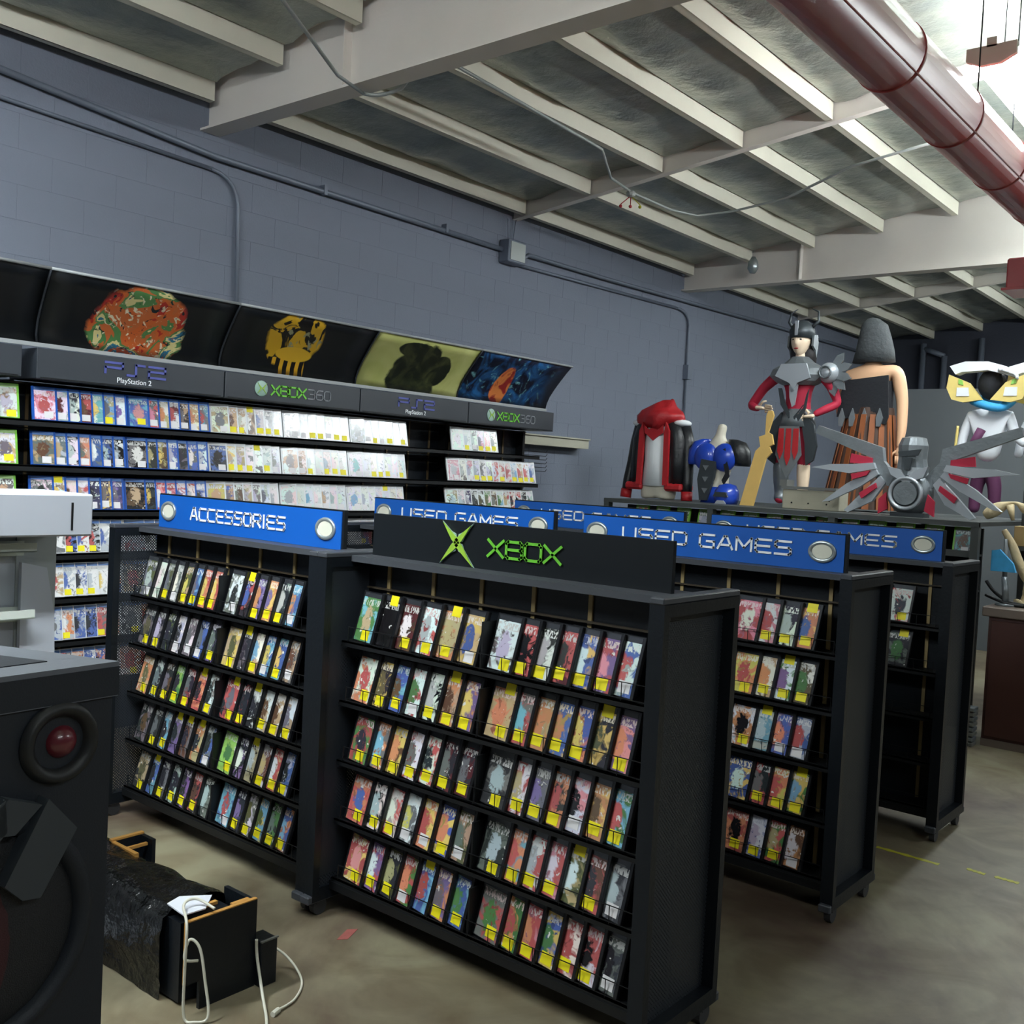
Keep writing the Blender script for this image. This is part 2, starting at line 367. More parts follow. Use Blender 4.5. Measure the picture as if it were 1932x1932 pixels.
# bridging members midway
for x in (7.13, 13.24):
    bm = B(); bm.plate([(YL, zj(YL)-.005), (YR, zj(YR)-.005), (YR, zj(YR)+.16), (YL, zj(YL)+.16)], .04, 'x', x-.02)
    bm.plate([(YL, zj(YL)-.012), (YR, zj(YR)-.012), (YR, zj(YR)-.004), (YL, zj(YL)-.004)], .07, 'x', x-.035)
    bm.build('bridging_beam', 'beam_paint', ce)
joist_me = {}
rnd = random.Random(4)
for bi, (xa, xb) in enumerate(BAYS):
    Lx = xb-xa
    jm = B(); jm.box(0, Lx, -.006, .006, 0, .145); jm.box(0, Lx, -.006, .05, 0, .008); jm.box(0, Lx, -.006, .05, .137, .145); jm.box(0, Lx, .044, .05, .0, .02)
    jme = me_from(jm.bm); jme.materials.append(M['joist_paint'])
    foils = []
    for v in range(4):
        g = bmesh.new(); nx, ny = 26, 9; W = .66
        vs = [[None]*(ny+1) for _ in range(nx+1)]
        for i in range(nx+1):
            for j in range(ny+1):
                s = i/nx; t = j/ny; sag = .085*(math.sin(math.pi*t)**.7)*min(1, 6*s, 6*(1-s))
                nz = noise.noise(Vector((s*Lx*1.6+v*9+bi*31, t*2.2, 1.3)))*.035+noise.noise(Vector((s*Lx*5+v*5, t*5, 4.3+bi)))*.014
                y = -W/2+t*W
                vs[i][j] = g.verts.new((s*Lx, y, -SL*y-sag*.6+nz*min(1, 8*t, 8*(1-t))))
        for i in range(nx):
            for j in range(ny): g.faces.new((vs[i][j], vs[i+1][j], vs[i+1][j+1], vs[i][j+1]))
        fm = me_from(g, True); fm.materials.append(M['foil']); foils.append(fm)
    k = 0
    while True:
        y = 5.85-.7*k
        if y < YR+.1: break
        link('roof_joist', jme, None, ce, (xa, y, zj(y)))
        ym = y-.35
        if ym > YR: link('foil_insulation', foils[rnd.randrange(4)], None, ce, (xa, ym, zj(ym)+.115))
        k += 1

# ------------------------------------------------------------------ conduits, sprinkler line, duct, lamps
def arc(p0, p1, p2, n=5):
    p0, p1, p2 = map(Vector, (p0, p1, p2)); return [((1-t)**2)*p0+2*t*(1-t)*p1+t*t*p2 for t in [i/n for i in range(n+1)]]
bm = B(); bm.tube([(1.2, 5.965, 3.90), (2.59, 5.965, 3.80), (3.97, 5.965, 3.692), (5.6, 5.965, 3.68), (6.95, 5.965, 3.672)], .022)
c_ = bm.build('wall_conduit', 'conduit', smooth=True, label='thick grey conduit running the length of the block wall to the junction box', cat='pipe')
for x in (2.2, 4.9, 6.2):
    s_ = B(); s_.box(x-.015, x+.015, 5.94, 5.998, 3.66+max(0, (3.97-x))*.078, 3.73+max(0, (3.97-x))*.078); s_.build('clamp', 'conduit', c_)
bm = B(); bm.tube([(1.2, 5.975, 3.70), (2.59, 5.975, 3.652), (3.95, 5.975, 3.61)]+arc((3.95, 5.975, 3.61), (4.14, 5.975, 3.60), (4.17, 5.975, 3.42))+[(4.2, 5.975, 2.3)], .013)
bm.build('wall_conduit', 'conduit', smooth=True, label='thin grey conduit bending down behind the black poster canopy', cat='pipe')
bm = B(); bm.tube([(7.2, 5.975, 3.58), (10.0, 5.975, 3.63)]+arc((10.0, 5.975, 3.63), (10.26, 5.975, 3.63), (10.28, 5.975, 3.48))+[(10.29, 5.975, 1.75)], .015)
c_ = bm.build('wall_conduit', 'conduit', smooth=True, label='thin conduit from the junction box bending down beside the costumes', cat='pipe')
s_ = B(); s_.box(10.24, 10.34, 5.93, 5.998, 2.86, 3.02); s_.build('switch_box', 'conduit', c_)
bm = B(); bm.tube([(7.16, 5.96, 3.60), (7.3, 5.96, 3.69), (8.6, 5.96, 3.70), (12.8, 5.96, 3.78), (XF, 5.96, 3.82)], .020)
bm.build('wall_conduit', 'conduit', smooth=True, label='upper grey conduit from the junction box to the far corner', cat='pipe')
jb = B(); jb.box(6.93, 7.17, 5.88, 5.998, 3.56, 3.76, bev=.008); jb = jb.build('junction_box', 'conduit', label='square grey junction box on the block wall near the roof', cat='junction box')
s_ = B(); s_.box(6.95, 7.15, 5.872, 5.881, 3.58, 3.74); s_.build('cover_plate', 'conduit_pale', jb)
s_ = B(); s_.tube([(7.0, 5.95, 3.75), (6.98, 5.95, 3.95)], .006, 6); s_.tube([(7.06, 5.95, 3.75), (7.09, 5.95, 3.96)], .006, 6); s_.build('wire', 'conduit', jb)
# conduit that comes along the roof, under the near beam and on to a small fitting
pts = [(2.3, 3.62, 3.93), (3.02, 4.03, 3.86), (3.7, 4.43, 3.82), (3.95, 4.50, 3.815)]+arc((3.95, 4.50, 3.815), (4.06, 4.47, 3.815), (4.06, 4.3, 3.84))+[(4.06, 4.05, 4.02), (4.1, 4.02, 4.11), (4.4, 4.30, 4.115), (6.05, 4.40, 4.10), (6.18, 4.40, 4.09), (6.6, 4.60, 4.02), (6.95, 4.64, 4.0), (7.5, 4.60, 3.98), (7.78, 4.5, 3.98), (7.86, 4.2, 4.0), (7.8, 3.7, 4.03), (7.4, 3.0, 4.08), (7.2, 2.3, 4.1)]
bm = B(); bm.tube(pts, .011, 6)
c_ = bm.build('ceiling_conduit', 'conduit_pale', smooth=True, label='thin bent conduit hanging under the foil roof and near beam', cat='pipe')
s_ = B(); s_.ball((6.95, 4.64, 3.985), .04, .04, .03, 10, 6); s_.build('round_box', 'conduit_pale', c_)
for i, (dx, dy, k) in enumerate(((-.05, .06, 'red_box'), (0.0, .0, 'red_box'), (.05, -.06, 'tape_yellow'))):
    s_ = B(); s_.tube([(6.95, 4.64, 3.97), (6.95+dx, 4.64+dy, 3.90)], .004, 5); s_.ball((6.95+dx, 4.64+dy, 3.885), .014, None, None, 8, 5); s_.build('wire_nut', k, c_)
# bright fitting on the far beam
bm = B(); bm.loft([(9.95, 5.05, 3.93, .03, .03), (9.95, 5.05, 3.98, .06, .06), (9.95, 5.05, 4.05, .05, .05), (9.95, 5.05, 4.1, .02, .02)], 10)
bm.build('sprinkler_cover', 'silver', smooth=True, label='small shiny metal cap by the left end of the far beam', cat='fitting')
# red duct
du = empty('red_duct', (0, 1.63, 3.54), label='large dark red round duct hanging under the roof at upper right', cat='duct')
bm = B(); bm.tube([(XB+.1, 0, 0), (7.25, 0, 0)], .15, 32); bm.build('duct_pipe', 'red_duct', du, True)
for x in (3.1, 4.35, 5.2, 6.05, 6.9):
    bm = B(); bm.tube([(x-.012, 0, 0), (x+.012, 0, 0)], .1535, 32); bm.build('seam_ring', 'red_duct', du, True)
bm = B(); bm.seg((XB+.1, -.118, -.098), (7.25, -.118, -.098), .006, .006); bm.build('lock_seam', 'red_duct', du)
bm = B(); bm.tube([(6.98, -.02, -.1), (6.98, -.02, -.36)], .06, 16); bm.build('drop_pipe', 'red_duct', du, True)
bm = B(); bm.box(6.84, 7.12, -.16, .12, -.55, -.36, bev=.01); bm.box(6.82, 7.14, -.18, .14, -.56, -.545); bm.build('outlet_box', 'red_box', du)
for x in (3.6, 5.6, 6.3):
    bm = B(); bm.tube([(x, 0, .14), (x, 0, zj(1.63)-3.54+.12)], .004, 5); bm.build('hanger_rod', 'black_metal', du)
for i, (x0, x1, y, z, e) in enumerate(LAMPS):
    lab = ['white strip lamp over the near aisle left of the red duct', 'glowing strip lamp hanging just right of the red duct', 'strip lamp beyond the red duct past the far beam', 'farthest strip lamp by the far wall',
           'strip lamp near the block wall above the left aisle', 'strip lamp behind the camera over the shop floor', 'strip lamp over the right-hand floor', 'strip lamp over the far right-hand floor'][i]
    t = empty('strip_lamp', ((x0+x1)/2, y, z), label=lab, cat='lamp')
    h = (x1-x0)/2
    bm = B(); bm.box(-h, h, -.025, .025, .015, .065); bm.build('housing', 'lamp_housing', t)
    bm = B(); bm.plate([(-.12, .0), (-.105, -.045), (-.05, -.07), (.05, -.07), (.105, -.045), (.12, .0), (.11, .022), (-.11, .022)], 2*h-.06, 'x', -h+.03)
    bm.build('lens', 'lamp_tube%d' % i, t)
    for q in (-h, h-.03):
        bm = B(); bm.plate([(-.125, .025), (-.125, -.04), (-.05, -.075), (.05, -.075), (.125, -.04), (.125, .025)], .03, 'x', q)
        bm.build('end_cap', 'lamp_housing', t)
    for s in (-1, 1):
        bm = B(); bm.tube([(s*h*.8, 0, .08), (s*h*.8, 0, zj(y)-z+.1)], .003, 5); bm.build('hanger_wire', 'black_metal', t)

# ------------------------------------------------------------------ lettering (stroke alphabet)
GL = {'A': [[(0, 0), (.42, 1), (.6, 1), (1, 0)], [(.22, .3), (.85, .3)]], 'C': [[(1, 1), (.15, 1), (0, .85), (0, .15), (.15, 0), (1, 0)]],
 'E': [[(1, 1), (.12, 1), (0, .86), (0, .14), (.12, 0), (1, 0)], [(0, .5), (.9, .5)]], 'S': [[(1, 1), (.12, 1), (0, .88), (0, .62), (.12, .52), (.88, .52), (1, .4), (1, .12), (.88, 0), (0, 0)]],
 'O': [[(.12, 1), (.88, 1), (1, .86), (1, .14), (.88, 0), (.12, 0), (0, .14), (0, .86), (.12, 1)]], 'R': [[(0, 0), (0, 1), (.86, 1), (1, .88), (1, .6), (.86, .46), (0, .46)], [(.5, .46), (1, 0)]],
 'I': [[(.5, 0), (.5, 1)]], 'U': [[(0, 1), (0, .14), (.12, 0), (.88, 0), (1, .14), (1, 1)]], 'D': [[(0, 0), (0, 1), (.85, 1), (1, .86), (1, .14), (.85, 0), (0, 0)]],
 'G': [[(1, 1), (.15, 1), (0, .85), (0, .15), (.15, 0), (1, 0), (1, .48), (.5, .48)]], 'M': [[(0, 0), (0, 1), (.5, .25), (1, 1), (1, 0)]],
 'X': [[(0, 1), (1, 0)], [(0, 0), (1, 1)]], 'B': [[(.1, .52), (.9, .52), (1, .64), (1, .88), (.88, 1), (.12, 1), (0, .88), (0, .12), (.12, 0), (.88, 0), (1, .12), (1, .4), (.9, .52)]],
 'P': [[(0, .05), (0, .55), (1, .55), (1, 1), (0, 1)]], 's': [[(0, 0), (.5, 0), (.5, 1), (1, 1)]], '2': [[(0, 1), (1, 1), (1, .55), (0, .55), (0, 0), (1, 0)]],
 '3': [[(0, 1), (.85, 1), (1, .86), (1, .62), (.85, .52), (.3, .52)], [(.85, .52), (1, .4), (1, .14), (.85, 0), (0, 0)]], '6': [[(1, 1), (.3, 1), (0, .7), (0, .14), (.15, 0), (.85, 0), (1, .14), (1, .4), (.85, .54), (0, .54)]],
 '0': [[(.2, 1), (.8, 1), (1, .8), (1, .2), (.8, 0), (.2, 0), (0, .2), (0, .8), (.2, 1)]]}
def word(txt, name, m, parent, x0, z0, h, wd, gap, th, y, italic=0.):
    b = B(); x = x0
    for ch in txt:
        if ch == ' ': x += wd*.7; continue
        cw = wd*(.25 if ch == 'I' else 1)
        for pl in GL[ch]:
            for p, q in zip(pl, pl[1:]):
                P = Vector((x+p[0]*cw+p[1]*italic, y, z0+p[1]*h)); Q = Vector((x+q[0]*cw+q[1]*italic, y, z0+q[1]*h))
                d = (Q-P).normalized()*th*.45
                b.seg(P-d, Q+d, th, .003, (0, 1, 0)) if abs((Q-P).normalized().y) < .9 else None
        x += cw+gap
    return b.build(name, m, parent), x-gap
def sphere_logo(parent, cx, cz, r, y):
    b = B(); b.ball((cx, y, cz), r, .008, r, 20, 10); o = b.build('sphere_emblem', 'logo_pale', parent, True)
    b = B()
    for sx, sz in ((1, 1), (1, -1), (-1, 1), (-1, -1)):
        b.plate([(cx, cz+.02*r), (cx+sx*r*.72, cz+sz*r*.72), (cx+sx*r*.25, cz)], .003, 'y', y-.011)
    b.build('green_cross', 'logo_lime', parent)

# ------------------------------------------------------------------ game cases
PAL = dict(k=(24, 24, 28), d=(52, 54, 60), e=(112, 114, 116), w=(226, 226, 226), r=(186, 44, 44), o=(214, 120, 48), y=(222, 190, 60), g=(70, 130, 62), b=(38, 84, 170), c=(96, 170, 200),
           p=(120, 92, 160), t=(186, 158, 112), n=(104, 70, 46), m=(96, 30, 38), i=(220, 120, 140), f=(96, 98, 62), l=(140, 200, 60), s=(176, 184, 194), v=(60, 54, 96))
NM = dict(k='black', d='dark-grey', e='grey', w='white', r='red', o='orange', y='gold', g='green', b='blue', c='light-blue', p='purple', t='tan', n='brown', m='maroon', i='pink', f='olive', l='lime', s='silver', v='indigo')
def case_mesh(wd, h, t, k):
    b = B(); b.box(-wd/2, wd/2, 0, t, 0, h, bev=.0015); me = me_from(b.bm); me.materials.append(M[k]); return me
def cover_mesh(wd, h):
    b = B(); b.box(-wd/2+.013, wd/2-.012, -.0009, .0002, .004, h-.005); me = me_from(b.bm); me.materials.append(M['cover_print']); return me
def sticker_mesh(k, w_=.048, h_=.037):
    b = B(); b.box(-w_/2, w_/2, -.0018, -.0009, 0, h_); me = me_from(b.bm); me.materials.append(M[k]); return me
CW, CH, CT = .135, .19, .014
CM = {k: case_mesh(CW, CH, CT, k) for k in ('case_black', 'case_white', 'case_blue', 'case_green')}
CV = cover_mesh(CW, CH); ST = {'y': sticker_mesh('sticker_yellow'), 'w': sticker_mesh('sticker_white')}
ORD = ['first', 'second', 'third', 'fourth', 'fifth', 'sixth', 'seventh', 'eighth', 'ninth', 'tenth', 'eleventh', 'twelfth', 'thirteenth', 'fourteenth']
crnd = random.Random(11)
def game(loc, rz, code, lab_place, group, body='case_black', band=None, tilt=15., yaw=10., stick=None):
    """code: three colour letters + sticker code (y w Y B n)"""
    o = link('game_case', CM[body], None, None, loc, (-R(tilt+crnd.uniform(-1, 1)), 0, rz-R(yaw)))
    c1, c2, c3 = code[:3]; st = code[3] if len(code) > 3 else 'y'
    a = NM[c1]+' and '+NM[c2] if c1 != c2 else 'plain '+NM[c1]
    stx = {'y': 'yellow tag', 'w': 'white tag', 'Y': 'high yellow tag', 'B': 'two yellow tags', 'n': 'no tag'}[st]
    tag(o, f'{a} game case, {stx}, {lab_place}', 'game case', group)
    cv = link('cover', CV, None, o)
    for k, ch in (('c1', c1), ('c2', c2), ('c3', c3)):
        cv[k] = [min(1., v*crnd.uniform(.8, 1.15)) for v in lin(PAL[ch])]
    bd = band or (PAL['d'] if body == 'case_black' else PAL['s'])
    cv['c4'] = list(lin(bd))
    if st in 'yBw': link('price_tag', ST['w' if st == 'w' else 'y'], None, o, (.018+crnd.uniform(-.006, .008), 0, .006+crnd.uniform(0, .01)))
    if st in 'YB': link('price_tag', ST['y'], None, o, (.022, 0, .152))
    return o

# ------------------------------------------------------------------ floor racks
RW, RD, RH = 1.485, .45, 1.37
BOT = [1.05, .825, .60, .375, .15]
def rack(x, y, name_label, sign, group='floor racks of used games', opens=None):
    t = empty('game_rack', (x, y, 0), R(-90), label=name_label, cat='rack', group=group)
    # end panels: frame + perforated sheet
    for u in (0, RW-.05):
        b = B(); b.box(u, u+.05, 0, .03, .06, RH-.02); b.box(u, u+.05, RD-.03, RD, .06, RH-.02); b.box(u, u+.05, .03, RD-.03, .06, .11); b.box(u, u+.05, .03, RD-.03, RH-.055, RH-.02)
        p = b.build('end_panel', 'black_laminate', t)
        b = B(); b.box(u+.008 if u else u+.039, u+.011 if u else u+.042, .028, RD-.028, .10, RH-.05); b.build('perforated_sheet', 'perforated_steel', p)
        b = B(); b.box(u+.0005, u+.0495, -.004, RD+.004, RH-.02, RH, bev=.004); b.build('top_cap', 'rack_cap', p)
        b = B(); b.box(u+.0005, u+.0495, -.02, RD+.02, .055, .085, bev=.004); b.build('foot_rail', 'rail_pale' if False else 'rack_cap', p)
        for v in (.05, RD-.05):
            b = B(); b.tube([(u+.012, v, .032), (u+.038, v, .032)], .032, 14); b.box(u+.008, u+.042, v-.02, v+.02, .045, .062); b.build('caster', 'caster_grey', t)
    b = B(); b.box(.05, RW-.05, .215, .235, .11, RH-.03); b.build('back_panel', 'black_laminate', t)
    b = B(); b.box(.05, RW-.05, .12, .33, RH-.035, RH-.012); b.build('top_rail', 'rack_cap', t)
    b = B(); b.box(.05, RW-.05, .08, .37, .095, .125); b.build('bottom_deck', 'black_metal', t)
    for k in range(6):
        u = .165+k*.231; b = B(); b.box(u-.008, u+.008, .208, .216, .15, RH-.035); b.build('slotted_strip', 'slot_tan', t)
    for z in BOT:
        b = B(); b.box(.055, RW-.055, .085, .21, z-.016, z-.010); b.box(.055, RW-.055, .085, .089, z-.03, z-.010)
        tr = b.build('shelf_tray', 'black_metal', t)
        b = B()
        for uu in (.075, .11): pass
        for zz in (z-.004, z+.045): b.box(.09, RW-.09, .084, .0865, zz-.0013, zz+.0013)
        for q in range(15):
            uq = .09+q*(RW-.18)/14; b.box(uq-.001, uq+.001, .084, .0865, z-.012, z+.046)
        b.build('wire_front', 'black_metal', tr)
        b = B(); b.box(.06, RW-.06, .196, .212, z+.183, z+.189); b.build('tray_edge', 'shelf_edge', tr)
        b = B(); b.box(RW/2-.004, RW/2+.004, .09, .21, z-.01, z+.15); b.build('divider', 'black_metal', tr)
    # sign board
    s0, s1, zb, zt = .06, RW-.11, 1.357, 1.517
    b = B(); b.box(s0, s1, .217, .235, zb, zt); sg = b.build('sign_board', 'sign_black', t)
    if sign != 'x':
        b = B(); b.box(s0+.004, s1-.012, .213, .2175, zb+.002, zt-.006); b.build('blue_panel', 'sign_blue', sg)
        for cu in (s0+.085, s1-.105):
            zc = (zb+zt)/2
            b = B(); b.ring((cu, .206, zc), .062, .047, .022, .008); b.build('silver_ring', 'silver', sg, True)
            b = B(); b.disc((cu, .2095, zc), .043, .03, .005); b.build('cream_disc', 'cream', sg)
        if sign == 'ACCESSORIES': word('ACCESSORIES', 'lettering', 'white_paint', sg, s0+.27, zb+.055, .052, .050, .017, .0085, .210)
        else: word('USED GAMES', 'lettering', 'white_paint', sg, s0+.235, zb+.055, .054, .070, .020, .0095, .210)
    else:
        # X emblem: four curved blades and letters
        cx, cz = s0+.44, (zb+zt)/2+.004
        b = B()
        for sx, sz, le in ((-1, 1, .075), (1, 1, .075), (-1, -1, .082), (1, -1, .088)):
            tip = (cx+sx*le, cz+sz*le*.98)
            b.plate([(cx+sx*.006, cz+sz*.030), (cx+sx*.030, cz+sz*.040), tip, (cx+sx*.034, cz+sz*.024), (cx+sx*.024, cz+sz*.004), (cx, cz)], .004, 'y', .210)
        b.build('silver_blade', 'logo_pale', sg)
        b = B()
        for sx, sz, le in ((-1, 1, .072), (1, 1, .068), (-1, -1, .078), (1, -1, .084)):
            b.plate([(cx-sx*.010, cz+sz*.010), (cx+sx*le*.95, cz+sz*le*.95), (cx+sx*.026, cz+sz*.010), (cx+sx*.008, cz-sz*.006)], .003, 'y', .2065)
        b.build('green_blade', 'logo_lime', sg)
        word('XBOX', 'lettering', 'logo_green', sg, s0+.585, zb+.05, .056, .068, .014, .0095, .212)
    return t
RK = {}
RK['x'] = rack(2.46, 2.94, 'nearest black rack of used games under the black sign with a green X', 'x')
RK['a'] = rack(2.46, 4.425, 'black rack at left under the blue sign reading ACCESSORIES', 'ACCESSORIES')
RK['u'] = rack(3.84, 2.94, 'black rack behind the black-sign rack under a clear blue USED GAMES sign', 'g')
RK['v'] = rack(3.84, 4.425, 'second-row rack behind the ACCESSORIES rack, blue sign mostly hidden', 'g')
RK['m'] = rack(5.12, 2.94, 'half-empty third-row black rack at right whose blue sign shows MES', 'g')
RK['n'] = rack(5.12, 4.425, 'third-row rack whose blue sign shows only USED C', 'g')
def fill(rx, ry, u0, u1, rows, place, group, zs=BOT, body='case_black', step=None, side=''):
    for ri, row in enumerate(rows):
        codes = row.split(); n = len(codes); stp = step or (u1-u0-CW)/max(1, n-1)
        for i, cd_ in enumerate(codes):
            if cd_ == '-': continue
            u = u0+CW/2+i*stp
            game((rx+.094, ry-u, zs[ri]-.004), R(-90), cd_, f'{ORD[i]}, row {["one","two","three","four","five"][ri]}, {place}', group, body)
XL = ['cgty kkkY mnwy wrsy totB ytbw', 'owry dyfy bcny wrgw kwsy otnB poyy', 'grdy eocy ynoy wrey rwdy dmey dmey', 'roby dwsy rwwy ewyw oyrw byoy ftew', 'ryiy rpwy fdty grow bcrY poey bcgy']
XR = ['wesy krky dwsy rmdy ybwy privy bwrw', 'tooB ercy otoy byoy boyy dyfY pioy', 'desy rwty eepy odry wikw oyny cgry', 'desy cory rwsy riwy tfwY nrdy desw', 'ergy gory rioy ybgy wrry wrky dekw']
XR[0] = XR[0].replace('privy', 'priy')
fill(2.46, 2.94, .085, .725, XL, 'black-sign rack left bay', 'game cases on the black-sign rack')
fill(2.46, 2.94, .745, 1.345, XR, 'black-sign rack right bay', 'game cases on the black-sign rack')
AL = ['fesw wwwn feey esww tfyy bcey royy royy', 'edfy desy dfdn wsdw weew bdew dpey', 'otfy dsey dney lgdy drey ordY ewdy', 'ednn ddey cedy epdY nedY otdY bedw', 'tdfy bcdY dedy dsdy dpdy rdny desn']
AR = ['ewdw drbY pvoy oypy desy bcow', 'tyfy dedY wtcy cbyw cbyy tenw', 'dreB drdy dwdY twny twny twey', 'llgy dpwn tksY nwty rtwy bsdy', 'bcrw dvpy wefy cyfy gdey bocy']
fill(2.46, 4.425, .085, .725, AL, 'ACCESSORIES rack left bay', 'game cases on the ACCESSORIES rack')
fill(2.46, 4.425, .745, 1.26, AR, 'ACCESSORIES rack right bay', 'game cases on the ACCESSORIES rack')
UL = ['riwn wiry dwsy oybB', 'oyry wtoy wgpB wfgy', 'woky scsY bpoy bsry', 'bywn rdey oyry gycB', 'roky wbsy grty now'+'w']
fill(3.84, 2.94, .93, 1.315, [s.replace('bpoy', 'bpow').replace('bsry', 'bsrw') for s in UL], 'second-row rack right end', 'game cases on the second-row rack')
fill(5.12, 2.94, .89, 1.27, ['gsly ltrB wrdy', 'dpkn lswn degY'], 'half-empty rack right end', 'game cases on the half-empty rack')

# ------------------------------------------------------------------ wall fixture with canopy
WX0, WX1 = .2, 7.19
wf = empty('wall_fixture', (0, 0, 0), label='long black wall fixture of stepped shelves under the poster canopy', cat='wall shelving')
b = B(); b.box(WX0, WX1-.1, 5.80, 5.84, 0, 2.07); b.build('back_panel', 'black_laminate', wf)
for x in (WX0, 2.56, 3.78, 4.92, 6.06, WX1-.13):
    b = B(); b.box(x, x+.03, 5.72, 5.995, 0, 2.07); b.build('upright', 'black_metal', wf)
k = 0; x = 2.7
while x < 7.0:
    if not (abs(x-3.78) < .05 or abs(x-4.92) < .05):
        b = B(); b.box(x-.009, x+.009, 5.792, 5.80, .3, 2.06); b.build('slotted_strip', 'slot_dim', wf)
    x += .232
WB = [1.86, 1.615, 1.37, 1.125, .88, .635, .39]
for z in WB:
    b = B(); b.box(WX0, WX1-.12, 5.53, 5.70, z-.016, z-.009); b.box(WX0, WX1-.12, 5.53, 5.535, z-.04, z-.009)
    tr = b.build('shelf_tray', 'black_metal', wf)
    b = B(); b.box(WX0, WX1-.12, 5.69, 5.70, z+.193, z+.199); b.build('tray_edge', 'shelf_edge', tr)
# grey header boxes with the console names
for i, (xa, xb, what) in enumerate([(.3, 1.38, ''), (1.4, 2.52, ''), (2.6, 3.775, 'ps'), (3.785, 4.905, 'xb'), (4.915, 6.055, 'ps'), (6.065, 7.18, 'xb')]):
    b = B(); b.box(xa, xb, 5.48, 5.80, 2.075, 2.24, bev=.003); h = b.build('header_box', 'strip_grey', wf)
    b = B(); b.box(xa+.02, xb-.02, 5.478, 5.481, 2.08, 2.085); b.build('lower_lip', 'black_metal', h)
    if what == 'ps':
        c = (xa+xb)/2
        word('Ps2', 'lettering', 'logo_blue', h, c-.20, 2.145, .062, .105, .03, .013, 5.477)
        cu = bpy.data.curves.new('t', 'FONT'); cu.body = 'PlayStation 2'; cu.size = .042; cu.extrude = .001; cu.align_x = 'CENTER'
        to = bpy.data.objects.new('tmp', cu); C.objects.link(to); dg = bpy.context.evaluated_depsgraph_get(); tm = bpy.data.meshes.new_from_object(to.evaluated_get(dg)); bpy.data.objects.remove(to)
        tm.materials.clear(); link('small_lettering', tm, 'white_paint', h, (c-.02, 5.478, 2.098), (R(90), 0, 0))
    if what == 'xb':
        c = (xa+xb)/2
        sphere_logo(h, c-.29, 2.158, .052, 5.477)
        _, xe = word('XBOX', 'lettering', 'logo_green', h, c-.21, 2.125, .062, .062, .012, .011, 5.477)
        word('360', 'grey_lettering', 'logo_grey', h, xe+.02, 2.125, .062, .055, .014, .007, 5.477)
